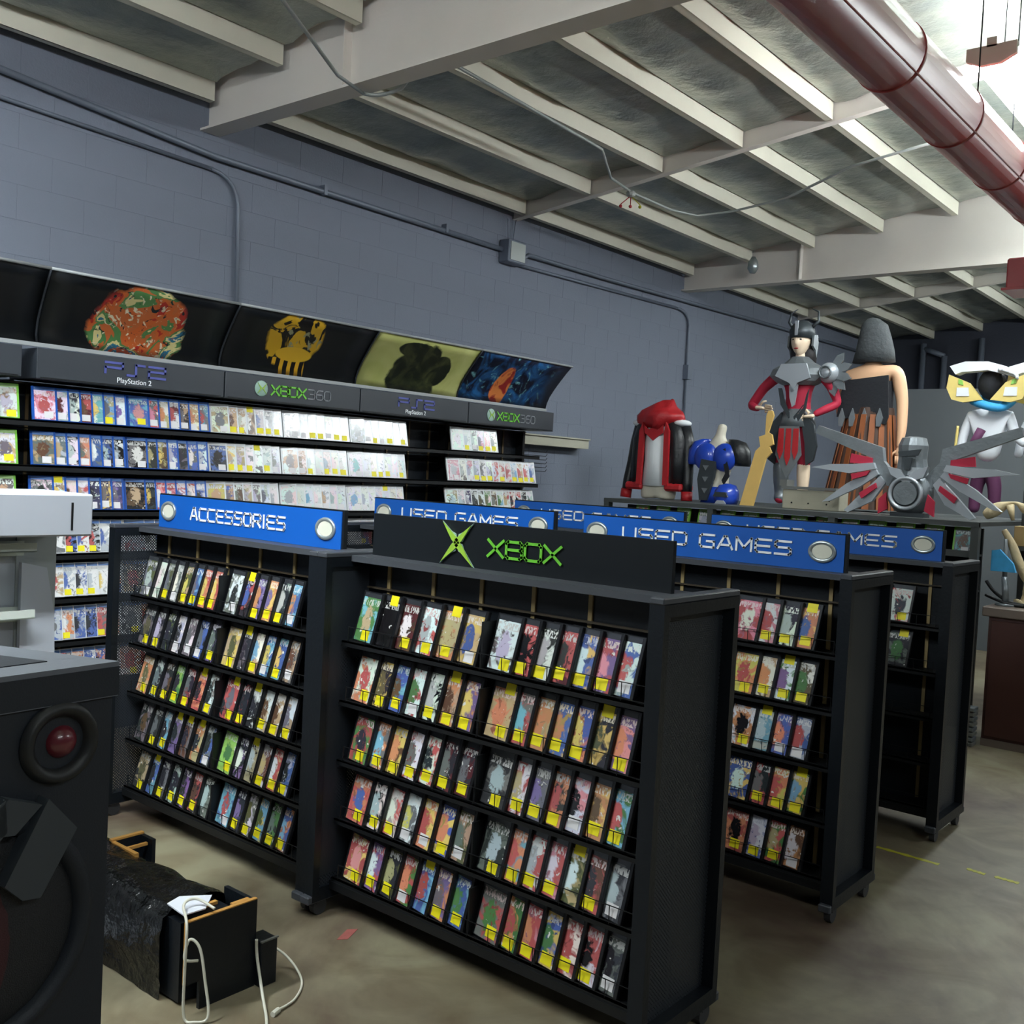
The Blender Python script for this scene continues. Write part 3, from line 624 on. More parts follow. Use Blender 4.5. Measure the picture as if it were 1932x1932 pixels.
# canopy: curved poster panels, each with its own print
prof = [(5.15, 2.61), (5.22, 2.555), (5.29, 2.495), (5.36, 2.43), (5.42, 2.37), (5.465, 2.31), (5.49, 2.262)]
def poster(name, kind):
    m, nt, b, N, L = nodes(name); uv = N('ShaderNodeUVMap'); UV = uv.outputs[0]
    sp = N('ShaderNodeSeparateXYZ'); L(UV, sp.inputs[0]); U, V = sp.outputs[0], sp.outputs[1]
    def noi(sc, d=4, dis=1., off=0.):
        mp = N('ShaderNodeMapping'); mp.inputs['Location'].default_value = (off, off*.7, off); mp.inputs['Scale'].default_value = (1.5, .55, 1); L(UV, mp.inputs[0])
        n = N('ShaderNodeTexNoise'); n.inputs['Scale'].default_value = sc; n.inputs['Detail'].default_value = d; n.inputs['Distortion'].default_value = dis; L(mp.outputs[0], n.inputs['Vector']); return n
    def mix(fac, a, c):
        x = N('ShaderNodeMix'); x.data_type = 'RGBA'; L(fac, x.inputs[0])
        for i, v in ((6, a), (7, c)):
            if isinstance(v, tuple): x.inputs[i].default_value = lin(v)+(1,)
            else: L(v, x.inputs[i])
        return x.outputs[2]
    def step(v, lo, hi):
        mr = N('ShaderNodeMapRange'); mr.inputs[1].default_value = lo; mr.inputs[2].default_value = hi; L(v, mr.inputs[0]); return mr.outputs[0]
    def blob(cu, cv, ru, rv, amp=1.2, nsc=5., off=0., soft=.08):
        a = mth(N, L, 'MULTIPLY', mth(N, L, 'SUBTRACT', U, cu), 1/ru); c = mth(N, L, 'MULTIPLY', mth(N, L, 'SUBTRACT', V, cv), 1/rv)
        d = mth(N, L, 'ADD', mth(N, L, 'MULTIPLY', a, a), mth(N, L, 'MULTIPLY', c, c)); d = mth(N, L, 'ADD', d, mth(N, L, 'MULTIPLY', mth(N, L, 'SUBTRACT', noi(nsc, 4, .6, off).outputs['Fac'], .5), amp))
        return step(d, 1+soft, 1-soft)
    K = (17, 21, 26)
    if kind == 0: out = mix(blob(.5, .5, .01, .01, 0.), K, K)
    if kind == 1:
        n = noi(2.8, 3, 1.6); cr = N('ShaderNodeValToRGB'); cr.color_ramp.interpolation = 'CONSTANT'
        cols = [(40, 92, 104), (206, 196, 168), (188, 52, 44), (214, 106, 52), (206, 110, 60), (90, 140, 84), (226, 214, 150), (50, 120, 150), (196, 84, 50), (220, 220, 210)]
        e = cr.color_ramp.elements; e[0].color = lin(cols[0])+(1,); e[0].position = 0; e[1].position = .72; e[1].color = lin(cols[-1])+(1,)
        for i, c in enumerate(cols[1:-1]):
            z = e.new(.28+i*.052); z.color = lin(c)+(1,)
        L(n.outputs['Fac'], cr.inputs[0])
        v = mix(step(noi(14, 3, 1.5, 5).outputs['Fac'], .6, .66), cr.outputs[0], (236, 226, 196))
        v = mix(step(noi(11, 3, 1.5, 15).outputs['Fac'], .62, .66), v, (24, 40, 48))
        out = mix(blob(.50, .40, .26, .60, .8, 5), K, v)
    if kind == 2:
        v = mix(step(noi(5, 3, 1.5, 3).outputs['Fac'], .47, .5), (16, 16, 18), (214, 168, 40))
        v = mix(step(noi(7, 3, 1.5, 9).outputs['Fac'], .60, .63), v, (150, 150, 120))
        wv = mth(N, L, 'SINE', mth(N, L, 'MULTIPLY', U, 110.)); low = mth(N, L, 'LESS_THAN', V, .32); strp = mth(N, L, 'MULTIPLY', mth(N, L, 'GREATER_THAN', wv, .1), low)
        v = mix(low, v, (22, 20, 20)); v = mix(strp, v, (226, 172, 44))
        body = mth(N, L, 'MAXIMUM', blob(.44, .62, .20, .42, 1.2, 4, 2), blob(.48, .15, .10, .4, .3, 4, 2)); out = mix(body, K, v)
        out = mix(blob(.48, .40, .13, .12, .3, 4, 2), out, (224, 178, 50))
    if kind == 3:
        bg = mix(step(noi(2, 3, 1).outputs['Fac'], .3, .7), (176, 182, 104), (206, 206, 140))
        dk = mix(step(noi(6, 4, 1).outputs['Fac'], .45, .7), (26, 34, 24), (72, 78, 46))
        bd = mth(N, L, 'MAXIMUM', blob(.50, .30, .24, .62, .7, 6), mth(N, L, 'MAXIMUM', blob(.70, .48, .12, .28, .6, 7, 3), blob(.42, .78, .17, .14, .6, 6, 1)))
        out = mix(bd, bg, dk)
    if kind == 4:
        bg = mix(step(noi(3, 5, 2.2, 2).outputs['Fac'], .42, .66), (14, 22, 48), (36, 100, 160))
        bg = mix(step(noi(5, 5, 2.5, 7).outputs['Fac'], .60, .72), bg, (130, 196, 206))
        v = mix(step(noi(7, 4, 1, 4).outputs['Fac'], .45, .55), (160, 44, 44), (222, 130, 70))
        out = mix(blob(.40, .36, .09, .42, .6, 6, 3), bg, v)
        out = mix(step(U, .72, .95), out, (14, 22, 36))
    L(out, b.inputs['Base Color']); b.inputs['Roughness'].default_value = .42
    return m
cn = empty('poster_canopy', (0, 0, 0), label='curved canopy of printed poster panels along the top of the wall fixture', cat='canopy')
for i, (xa, xb, kind) in enumerate([(.2, 1.42, 0), (1.42, 2.50, 0), (2.50, 3.64, 1), (3.64, 4.76, 2), (4.76, 5.82, 3), (5.82, 6.97, 4)]):
    g = bmesh.new(); uvl = g.loops.layers.uv.new('UVMap'); nx = 6; V_ = []
    for q in range(nx+1):
        # panels splay a little: their lower edge sits further along the wall
        V_.append([g.verts.new((xa+.003+(xb-xa-.006)*q/nx+.10*(j/(len(prof)-1)), py, pz)) for j, (py, pz) in enumerate(prof)])
    for q in range(nx):
        for j in range(len(prof)-1):
            fc = g.faces.new((V_[q][j], V_[q][j+1], V_[q+1][j+1], V_[q+1][j])); qq = [(q, j), (q, j+1), (q+1, j+1), (q+1, j)]
            for lp, (a, c) in zip(fc.loops, qq): lp[uvl].uv = (a/nx, 1-c/(len(prof)-1))
    me = bpy.data.meshes.new('mesh'); g.to_mesh(me); g.free()
    for p in me.polygons: p.use_smooth = True
    pm = poster('poster_print', kind); me.materials.append(pm)
    o = link('poster_panel', me, None, cn); sd = o.modifiers.new('t', 'SOLIDIFY'); sd.thickness = .006; sd.offset = -1
    o['label'] = ['plain black panel at the left end', 'plain black panel left of the collage', 'black panel with a round multicoloured collage', 'black panel with a yellow and black figure', 'pale yellow panel with a dark green shape', 'blue swirling panel with a red shape'][i]
    b = B(); b.tube([(xa, 5.148, 2.613), (xb, 5.148, 2.613)], .008, 8); b.build('top_trim', 'canopy_edge', cn, True)
    b = B(); b.box(xa+.1, xb+.1, 5.478, 5.495, 2.244, 2.266); b.build('bottom_trim', 'canopy_edge', cn)
    b = B()
    b.tube([(xa+.10*j/(len(prof)-1), ya-.001, za-.004) for j, (ya, za) in enumerate(prof)], .006, 6)
    b.build('rib', 'strip_grey', cn, True)
# wall cases (section x ranges, body, band, colours)
BLUE = (36, 110, 190); GRN = (150, 196, 110); WHT = (210, 212, 214)
def wall_sec(x0, x1, codes_by_row, rows, body, band, place, wt=14.):
    for r_, s in zip(rows, codes_by_row):
        cs = s.split(); n = len(cs); st = (x1-x0-CW)/max(1, n-1)
        for i, c in enumerate(cs):
            if c == '-': continue
            game((x0+CW/2+i*st, 5.545, WB[r_]-.004), 0, c, f'{ORD[i]}, {["top","second","third","fourth"][r_]} wall shelf, {place}', 'game cases on the wall shelves', body, band, tilt=wt, yaw=9.)
wall_sec(2.20, 2.545, ['wesw wesy wtsy', 'wsdB sewy wtey', 'wgtw wsdw ewtn'], (0, 1, 2), 'case_green', GRN, 'leftmost green block')
wall_sec(2.62, 3.17, ['wirw wsmw wdsw mrnw wcyn tcey wspw', 'etnw estw wdsw toew bewn bdsw kwsw', 'wedw wtyY wtnn rwtw vwdw vyew vpew'], (0, 1, 2), 'case_blue', BLUE, 'first blue block')
wall_sec(3.18, 3.73, ['bciy reiw wtow wmrw dtew wtow ecrw', 'ekww dftn tnyn bwsw dedn bewn wbsw', 'kntn kdyn irww irww wrbw wrsw bwdw'], (0, 1, 2), 'case_blue', BLUE, 'second blue block')
wall_sec(3.74, 4.29, ['wtew twny wtsy tnwY swby desy wswy', 'bdkw ywty tway wewy wkwY wswy swew'.replace('tway', 'twsy'), 'ywtw tbew nwey wtsw ewsy wsew wwsw'], (0, 1, 2), 'case_white', WHT, 'mixed pale block')
wall_sec(4.31, 4.88, ['wdsw wsew eswy swwy wwsw wwsy wwwy', 'wtew wtnw wwsy wwww wwsy wwwy wwwy', 'wwsw wwww wwcw wwww wwtw wwsw wwww'], (0, 1, 2), 'case_white', WHT, 'middle glare-whitened block')  # lamp glare painted into these covers as near-white print colours
wall_sec(4.90, 5.46, ['sedw wwww wwsy wwww wwwy wwwn wwwy', 'wwcw wwww wwwy wwwy wwwy wwwn wwwy', 'wwcw wwsw wwww wwsn wwwY wwww wwww'], (0, 1, 2), 'case_white', WHT, 'last glare-whitened block')  # near-white cover colours carry the painted lamp glare here too
wall_sec(5.97, 6.52, ['wwwn wwsy wesw wivy wiry wdey'], (0,), 'case_white', WHT, 'right white block')
wall_sec(5.94, 7.05, ['wisw wesn wisw wesy wkey wesy wrwn wrwy wirn wcsy wtry wory wsby', 'wtsw wssy wvsy wkdn wkfn wgfy wnew wcgw wrtw wrdn wrkn wkew wsew'], (1, 2), 'case_white', WHT, 'right white block')
# the lower wall rows, seen only through gaps and the perforated panel
js = bmesh.new(); uvl = js.loops.layers.uv.new('UVMap'); LAY = {k: js.faces.layers.int.new(k) for k in ('dummy',)}; cols = {'c1': [], 'c2': [], 'c3': [], 'c4': []}; mi = []
jr = random.Random(8)
for r_ in (3, 4, 5, 6):
    for (x0, x1, n, band) in ((2.62, 3.17, 7, BLUE), (3.18, 3.73, 7, BLUE), (3.74, 4.29, 7, WHT), (4.31, 4.88, 7, WHT), (4.9, 5.46, 7, WHT)):
        for i in range(n):
            x = x0+CW/2+i*(x1-x0-CW)/(n-1); T = Matrix.Translation((x, 5.545, WB[r_]-.004)) @ Euler((-R(14), 0, -R(9))).to_matrix().to_4x4()
            pick = lambda s: [v for v in lin(PAL[jr.choice(s)])]
            cc = {'c1': pick('wwwsteb'), 'c2': pick('wdsrkbo'), 'c3': pick('wrdbyse'), 'c4': list(lin(band))}
            for part, (a0, a1, b0, b1, c0, c1_) in enumerate(((-CW/2, CW/2, 0, CT, 0, CH), (-CW/2+.013, CW/2-.004, -.0009, .0002, .0035, CH-.0035), (.0, .04, -.0018, -.0009, .008, .041))):
                if part == 2 and jr.random() < .35: continue
                d = bmesh.ops.create_cube(js, size=1)['verts']; loc = {}
                for v in d:
                    p = Vector((a0+(v.co.x+.5)*(a1-a0), b0+(v.co.y+.5)*(b1-b0), c0+(v.co.z+.5)*(c1_-c0))); loc[v] = p.copy(); v.co = T @ p
                for fc in {f_ for v in d for f_ in v.link_faces}:
                    fc.material_index = part
                    for lp in fc.loops: lp[uvl].uv = (loc[lp.vert].x, loc[lp.vert].z)
                    mi.append((fc, cc, {lp.vert: loc[lp.vert] for lp in fc.loops}))
js.faces.index_update(); js.faces.ensure_lookup_table()
store = [None]*len(js.faces)
for fc, cc, lc in mi: store[fc.index] = cc
loops = [(l.vert.index) for f_ in js.faces for l in f_.loops]
me = bpy.data.meshes.new('mesh'); js.verts.index_update(); js.to_mesh(me); js.free()
for k in cols:
    at = me.attributes.new(k, 'FLOAT_COLOR', 'FACE'); at.data.foreach_set('color', [v for c in store for v in (c[k]+[1.])])
for k in ('case_white', 'cover_print_joined', 'sticker_yellow'): me.materials.append(M[k])
o = link('game_case', me); tag(o, 'packed lower rows of game cases glimpsed behind the ACCESSORIES rack', 'game case', None, 'stuff')
# pale plank on the wall beyond the fixture
b = B(); b.box(7.2, 8.27, 5.86, 5.995, 1.965, 2.05); b.box(7.2, 8.27, 5.84, 5.87, 2.05, 2.062); b.build('wall_plank', 'box_pale', label='short pale plank fixed to the block wall past the wall fixture', cat='plank')
b = B()
for k in range(6): b.tube([(7.1, 5.78, 1.90-k*.035), (7.38, 5.70, 1.895-k*.035), (7.40, 5.70, 1.915-k*.035)], .003, 5)
b.build('wire_hooks', 'black_metal', label='bundle of thin wire hooks at the right end of the wall fixture', cat='hook')

# ------------------------------------------------------------------ left foreground
# trapezoid loudspeaker
sp_ = empty('loudspeaker', (1.077, 1.904, 0), R(4.1), label='tall black party loudspeaker with red domes in the left foreground', cat='loudspeaker')
W = .52; TP = [(0, 0), (-W, 0), (-W+.11, .42), (-.13, .42)]
b = B(); b.plate(TP, 1.19, 'z', .02); b.build('cabinet', 'speaker_shell', sp_)
b = B(); b.plate([(p[0]*1.0+(.008 if p[0] > -.2 else -.008), p[1]+(-.008 if p[1] < .2 else .008)) for p in TP], .07, 'z', 1.21); rim = b.build('top_rim', 'speaker_top', sp_)
b = B(); b.plate([(-.10, .07), (-W+.10, .07), (-W+.17, .33), (-.19, .33)], .012, 'z', 1.270); b.build('handle_recess', 'speaker_shell', rim)
b = B(); b.plate([(p[0]*1.0+(.009 if p[0] > -.2 else -.009), p[1]+(-.009 if p[1] < .2 else .009)) for p in TP], .058, 'z', 1.212); b.build('rim_band', 'speaker_shell', rim)
for s, cx in ((1, -.113), (-1, -.407)):
    b = B(); rg = []
    n = 32
    prf = [(.080, -.004), (.074, -.018), (.064, -.020), (.052, -.008), (.048, .03), (.01, .045)]
    for k in range(n):
        a = 2*math.pi*k/n; rg.append([b.bm.verts.new((cx+r_*math.cos(a), dy, 1.136+r_*math.sin(a))) for r_, dy in prf])
    for k in range(n):
        for j in range(len(prf)-1): b.bm.faces.new((rg[k][j], rg[k][j+1], rg[(k+1) % n][j+1], rg[(k+1) % n][j]))
    tw = b.build('tweeter_ring', 'speaker_cone', sp_, True)
    b = B(); b.ball((cx+.006, .008, 1.136), .033, .030, .033, 20, 12); b.build('red_dome', 'speaker_red', tw, True)
for cz in (.80, .32):
    b = B(); n = 48; rg = []
    prf = [(.225, -.001), (.218, -.022), (.200, -.024), (.190, -.012), (.186, .0)]
    for k in range(n):
        a = 2*math.pi*k/n; rg.append([b.bm.verts.new((-.26+r_*math.cos(a), dy, cz+r_*math.sin(a))) for r_, dy in prf])
    for k in range(n):
        for j in range(len(prf)-1): b.bm.faces.new((rg[k][j], rg[k][j+1], rg[(k+1) % n][j+1], rg[(k+1) % n][j]))
    wo = b.build('woofer_ring', 'speaker_shell', sp_, True)
    b = B(); b.ball((-.26, 0, cz), .19, .02, .19, 32, 10); b.build('woofer_grille', 'mesh_dark', wo, True)
    b = B(); b.ball((-.31, -.010, cz-.01), .125, .016, .155, 24, 10); b.build('red_cone', 'cone_red', wo, True)
b = B()
b.plate([(-.155, 1.045), (-.095, .975), (-.165, .86), (-.20, .865), (-.235, .90)], .035, 'y', -.045)
b.plate([(-.23, 1.06), (-.165, 1.035), (-.215, .99), (-.30, 1.0)], .03, 'y', -.04)
b.plate([(-.29, 1.03), (-.235, 1.06), (-.23, 1.0), (-.30, .93), (-.36, 1.0)], .03, 'y', -.04)
b.build('front_bracket', 'speaker_bracket', sp_)
b = B(); b.box(-.42, -.10, -.02, .0, .53, .55); b.box(-W+.02, -.02, -.012, 0, .02, .06); b.build('lower_trim', 'speaker_bracket', sp_)
for px_, py_ in ((-.08, .06), (-.44, .06), (-.18, .36), (-.35, .36)):
    b = B(); b.tube([(px_, py_, 0), (px_, py_, .022)], .02, 10); b.build('foot', 'caster_grey', sp_)
# white display tower
wt = empty('display_tower', (1.0, 3.2, 0), label='white display tower with clear brackets behind the loudspeaker', cat='display stand')
b = B(); b.box(0, .72, 0, .34, 1.42, 1.558, bev=.006); hd = b.build('header_box', 'white_fixture', wt)
b = B(); b.box(.645, .652, -.002, .002, 1.44, 1.53); b.build('slot', 'black_metal', hd)
b = B(); b.box(0, .58, .22, .25, .3, 1.42); b.build('slat_panel', 'white_fixture', wt)
for x in (.10, .30, .465, .505, .575):
    b = B(); b.box(x-.004, x+.004, .212, .221, .3, 1.42); b.build('groove', 'grey_fixture', wt)
b = B(); b.box(.58, .72, .24, .27, .3, 1.42); b.build('side_wall', 'grey_fixture', wt)
b = B(); b.plate([(.575, .30), (.72, .30), (.69, 1.14), (.66, 1.30), (.575, 1.32)], .02, 'y', .18); b.build('side_flange', 'white_fixture', wt)
for z in (1.36, 1.14):
    for x in (.20, .455):
        b = B(); b.box(x, x+.14, .12, .215, z, z+.004); b.box(x, x+.14, .12, .124, z, z+.03); b.box(x, x+.14, .21, .215, z-.02, z+.03); b.build('clear_bracket', 'acrylic', wt)
b = B(); b.box(-.02, .74, .0, .5, 0, .06, bev=.01); b.box(.05, .65, .1, .4, .06, .3); b.build('plinth', 'white_fixture', wt)

# black laminated riser lying on the floor, wrapped in a bag
ri = empty('display_riser', (1.77, 2.64, 0), label='black laminated riser lying on the floor wrapped in black plastic', cat='display stand')
b = B(); b.box(.01, .19, .06, 1.0, .01, .26); b.build('body', 'black_laminate', ri)
b = B(); b.box(-.005, .25, 0, .014, .09, .285); b.box(.045, .25, 0, .014, 0, .09); fp = b.build('front_panel', 'black_laminate', ri)
b = B(); b.box(-.005, .25, .0, .014, .285, .2885); b.build('cut_edge', 'mdf_edge', fp)
b = B(); b.box(-.0085, -.005, .001, .013, .09, .285); b.build('side_edge', 'mdf_edge', fp)
b = B(); b.box(.235, .25, .015, .16, 0, .283); b.build('side_panel', 'black_laminate', ri)
b = B(); b.box(.17, .235, .02, .034, .281, .286); b.box(.08, .17, .1, .115, .262, .272); b.build('cut_edge', 'mdf_edge', ri)
b = B(); b.box(.252, .315, -.03, .05, 0, .15, bev=.003); sb = b.build('corner_block', 'black_laminate', ri)
b = B(); b.box(.250, .317, -.032, -.024, .149, .154); b.build('cut_edge', 'rail_pale', sb)
b = B(); b.box(.17, .30, .76, .775, 0, .285); b.box(.285, .30, .68, .775, 0, .285); ef = b.build('end_frame', 'black_laminate', ri)
b = B(); b.box(.17, .30, .759, .776, .285, .292); b.box(.17, .185, .60, .76, .262, .285); b.box(.20, .28, .70, .712, .262, .272); b.build('cut_edge', 'mdf_edge', ef)
g = bmesh.new(); nu, nv = 44, 40; VV = []
cs = [(-.012, .0), (-.02, .12), (-.005, .255), (.03, .285), (.10, .29), (.17, .283), (.205, .262), (.215, .14), (.205, 0)]
def samp(t):
    t *= len(cs)-1; i = min(int(t), len(cs)-2); q = t-i; return (cs[i][0]*(1-q)+cs[i+1][0]*q, cs[i][1]*(1-q)+cs[i+1][1]*q)
for i in range(nu+1):
    s = i/nu; row = []
    for j in range(nv+1):
        t = j/nv; a, z = samp(t); y = .13+s*.93
        nn = noise.noise(Vector((a*8+3, y*5, z*8)))*.022+abs(noise.noise(Vector((a*20, y*11+4, z*20))))*.012
        cx, cz = .1, .13; d = Vector((a-cx, 0, z-cz)).normalized()
        row.append(g.verts.new((a+d.x*nn, y, max(.002, z+d.z*nn-.02*(s**2)))))
    VV.append(row)
for i in range(nu):
    for j in range(nv): g.faces.new((VV[i][j], VV[i+1][j], VV[i+1][j+1], VV[i][j+1]))
me = me_from(g, True); me.materials.append(M['plastic_wrap'])
o = link('plastic_bag', me, None, None, (1.77, 2.64, 0)); tag(o, 'crinkled shiny black plastic bag pulled over the floor riser', 'plastic bag')
b = B(); b.plate([(1.765, 2.665), (1.84, 2.66), (1.91, 2.73), (1.83, 2.79), (1.775, 2.77)], .004, 'z', .300); b.build('paper_sheet', 'paper_white', label='white paper folded over the open end of the riser', cat='paper')
def bez(P, n=10):
    out = []
    P = [Vector(p) for p in P]
    for i in range(len(P)-1):
        p0 = P[max(i-1, 0)]; p1 = P[i]; p2 = P[i+1]; p3 = P[min(i+2, len(P)-1)]
        for k in range(n):
            t = k/n; out.append(.5*((2*p1)+(-p0+p2)*t+(2*p0-5*p1+4*p2-p3)*t*t+(-p0+3*p1-3*p2+p3)*t**3))
    return out+[P[-1]]
b = B(); b.tube(bez([(1.90, 2.60, .305), (1.875, 2.66, .325), (1.83, 2.66, .32), (1.79, 2.58, .29), (1.785, 2.575, .15), (1.785, 2.57, .02), (1.80, 2.54, .008), (1.835, 2.52, .02), (1.84, 2.55, .12), (1.835, 2.575, .21), (1.815, 2.60, .235), (1.80, 2.60, .18), (1.84, 2.59, .165)]), .0045, 8)
co = b.build('loose_cord', 'cord_white', smooth=True, loc=(-.045, .035, 0), label='white cord looped over the front of the wrapped riser', cat='cord')
b = B(); b.tube(bez([(2.04, 2.66, .19), (2.12, 2.68, .12), (2.20, 2.62, .05), (2.19, 2.52, .006), (2.10, 2.44, .006), (2.02, 2.42, .008)]), .004, 8)
co = b.build('loose_cord', 'cord_white', smooth=True, loc=(-.045, .035, 0), label='white cord arching to the floor right of the riser', cat='cord')
b = B(); b.tube([(2.02, 2.42, .008), (1.99, 2.41, .008)], .009, 8); b.build('plug', 'cord_white', co)
b = B(); b.tube(bez([(2.056, 2.59, .16), (2.058, 2.585, .10), (2.02, 2.50, .02), (1.96, 2.40, .006), (1.88, 2.30, .006)]), .005, 8)
b.build('loose_cord', 'cord_white', smooth=True, loc=(-.045, .035, 0), label='white cord crossing the black corner block down to the floor', cat='cord')

# floor marks
b = B(); b.plate([(2.42, 2.70), (2.50, 2.735), (2.53, 2.71), (2.45, 2.675)], .0012, 'z', .0); b.build('floor_tape', 'tape_red', label='short red tape mark on the floor in front of the left racks', cat='tape')
for i, (a, c, lab) in enumerate([((4.875, 1.65), (4.865, 1.36), 'worn yellow tape strip between the second and third racks'), ((4.91, 1.25), (4.90, 1.17), 'tiny yellow tape scrap beside the aisle rack'), ((4.905, 1.13), (4.903, 1.03), 'outermost yellow tape scrap on the aisle floor')]):
    b = B(); n = 10; pa = []; pb = []
    for k in range(n+1):
        t = k/n; x = a[0]+(c[0]-a[0])*t; y = a[1]+(c[1]-a[1])*t; j = .004*math.sin(k*2.3+i)
        pa.append((x-.013+j, y)); pb.append((x+.013-j, y))
    b.plate(pa+pb[::-1], .0012, 'z', 0.); b.build('floor_tape', 'tape_yellow', label=lab, cat='tape')

# ------------------------------------------------------------------ costume platform and what stands on it
PZ = 1.52; PX0 = 7.3
pf = empty('costume_platform', (PX0, 1.93, 0), label='long dark platform shelf behind the racks carrying the costumes', cat='platform')
b = B(); b.box(0, 2.2, 0, 3.05, PZ-.03, PZ); b.build('top_deck', 'platform', pf)
b = B(); b.box(-.004, .03, 0, 3.05, PZ-.034, PZ-.004); b.build('front_lip', 'platform', pf)
for y in (0, 1.0, 2.0, 3.0):
    for x in (0, 2.12):
        b = B(); b.box(x, x+.06, y, y+.05, 0, PZ-.03); b.build('post', 'platform', pf)
b = B(); b.box(.30, .33, .05, 3.0, .05, PZ-.05); b.build('back_panel', 'black_laminate', pf)
for z in (1.29, 1.04):
    b = B(); b.box(.05, .30, .05, 3.0, z-.015, z); b.box(.05, .055, .05, 3.0, z, z+.03); b.build('shelf', 'platform', pf)
lc = ['ecnw', 'lswn', 'wlsn', 'gwln', 'wsrn', 'rgln', 'wlgn', 'lwsn', 'sgwn', 'wlrn', 'gwsn', 'lgwn', 'wlsn', 'rlgn', 'gwln', 'lwsn', 'wsln']
for i, c in enumerate(lc[:14]):
    game((PX0+.07, 2.05+i*.2, 1.292), R(-90), c, f'{ORD[i]} from right under costume platform', 'green-topped cases under the costume platform', 'case_green', GRN, tilt=10, yaw=4)

def body(loc, rz, label, **kw): return empty('costume_mannequin', loc, rz, label=label, cat='mannequin')
def hand(parent, c, d, side, m, s=1.):
    """palm at c pointing along d (unit), thumb towards side"""
    c = Vector(c); d = Vector(d).normalized(); sd = Vector(side).normalized(); nrm = d.cross(sd).normalized()
    pts = [tuple(c-d*.05*s)+(.022*s, .018*s), tuple(c)+(.030*s, .014*s), tuple(c+d*.035*s)+(.032*s, .013*s)]; ed = [(0, 1), (1, 2)]
    o = skin('hand', pts, ed, m, parent, 2)
    b = B()
    for k in range(4):
        off = sd*(.024-.016*k)*s; L_ = (.062, .070, .066, .052)[k]*s; base = c+d*.045*s+off
        b.tube([base-d*.012*s, base+d*L_*.45, base+d*L_*.75+nrm*.010*s, base+d*L_*.92+nrm*.028*s], [.0085*s, .008*s, .0072*s, .0055*s], 8)
    b.tube([c+sd*.022*s-d*.01*s, c+sd*.048*s+d*.012*s, c+sd*.056*s+d*.042*s], [.010*s, .009*s, .006*s], 8)
    b.build('finger', m, o, True)
    return o
def head(parent, c, s, m, name='head'):
    b = B(); v = bmesh.ops.create_uvsphere(b.bm, u_segments=28, v_segments=20, radius=1)['verts']
    for q in v:
        x, y, z = q.co
        k = 1-.28*max(0, -z)**1.5
        X, Y, Z = x*.073*k, y*.092*(1-.12*max(0, -z)), z*.115
        if y < -.3:
            Y -= .018*math.exp(-((X/.010)**2+((Z+.018)/.022)**2))                       # nose
            Y += .010*math.exp(-(((abs(X)-.028)/.014)**2+((Z-.006)/.012)**2))            # eye sockets
            Y -= .006*math.exp(-((X/.022)**2+((Z+.060)/.006)**2))                        # lips
            Y -= .008*math.exp(-((X/.020)**2+((Z+.095)/.014)**2))                        # chin
        q.co = Vector((X, Y, Z))*s+Vector(c)
    return b.build(name, m, parent, True)

# 1. armoured figure in red with horned helmet
t = body((8.2, 3.67, PZ), R(-90), 'mannequin in red bodysuit, grey armour and horned helmet, hands on hips')
J = [(0, 0, .70, .135, .10), (0, 0, .84, .105, .08), (0, 0, 1.0, .125, .09), (0, .01, 1.12, .145, .09), (0, .01, 1.20, .05, .05), (0, 0, 1.30, .042, .045),
     (-.19, .01, 1.13, .058), (-.33, .02, 1.02, .046), (-.44, .03, .87, .042), (-.39, -.05, .85, .036), (-.31, -.09, .83, .028),
     (.19, .01, 1.13, .058), (.28, .02, 1.02, .046), (.33, .05, .88, .042), (.25, -.02, .83, .036), (.17, -.07, .78, .028),
     (-.09, 0, .62, .085), (-.11, -.03, .38, .06), (-.10, 0, .12, .042), (-.10, -.06, .035, .04), (.09, 0, .62, .085), (.09, -.02, .38, .055), (.08, .01, .12, .04), (.08, -.05, .035, .04)]
skin('bodysuit', J, [(0, 1), (1, 2), (2, 3), (3, 4), (4, 5), (3, 6), (6, 7), (7, 8), (8, 9), (9, 10), (3, 11), (11, 12), (12, 13), (13, 14), (14, 15), (0, 16), (16, 17), (17, 18), (18, 19), (0, 20), (20, 21), (21, 22), (22, 23)], 'cloth_red', t)
skin('lower_leg', [(.09, -.022, .40, .062), (.085, 0, .24, .058), (.08, .01, .12, .046), (.08, -.06, .04, .044)], [(0, 1), (1, 2), (2, 3)], 'skin_tone', t)
hd_ = head(t, (0, -.015, 1.40), 1.08, 'skin_tone')
for s in (-1, 1):
    b = B(); b.ball((s*.030, -.098, 1.408), .013, .007, .006, 10, 6); b.build('eye', 'hair_dark', hd_, True)
b = B(); b.ball((0, -.108, 1.333), .022, .006, .005, 12, 6); b.build('lips', 'leather_red', hd_, True)
skin('neck', [(0, 0, 1.18, .052), (0, 0, 1.34, .046)], [(0, 1)], 'skin_tone', t)
b = B(); b.loft([(0, .05, 1.18, .11, .07), (0, .055, 1.30, .115, .075), (0, .055, 1.40, .10, .08), (0, .05, 1.46, .085, .08)], 18); b.build('hair', 'hair_dark', t, True)
b = B(); b.loft([(0, .0, 1.425, .102, .124), (0, .0, 1.49, .104, .122), (0, .005, 1.54, .082, .098), (0, .01, 1.575, .04, .05), (0, .01, 1.58, .01, .01)], 20); hm = b.build('helmet', 'armor_dark', t, True)
for s in (-1, 1):
    b = B(); b.plate([(-.02, 1.45), (.05, 1.46), (.075, 1.39), (.05, 1.27), (.02, 1.33), (-.03, 1.36)], .018, 'x', s*.108-.009); b.build('cheek_guard', 'armor_grey', hm)
    b = B(); b.tube([(s*.085, 0, 1.52), (s*.13, .02, 1.57), (s*.12, .03, 1.65), (s*.06, .02, 1.68)], [.016, .013, .009, .003], 8); b.build('horn', 'armor_dark', hm, True)
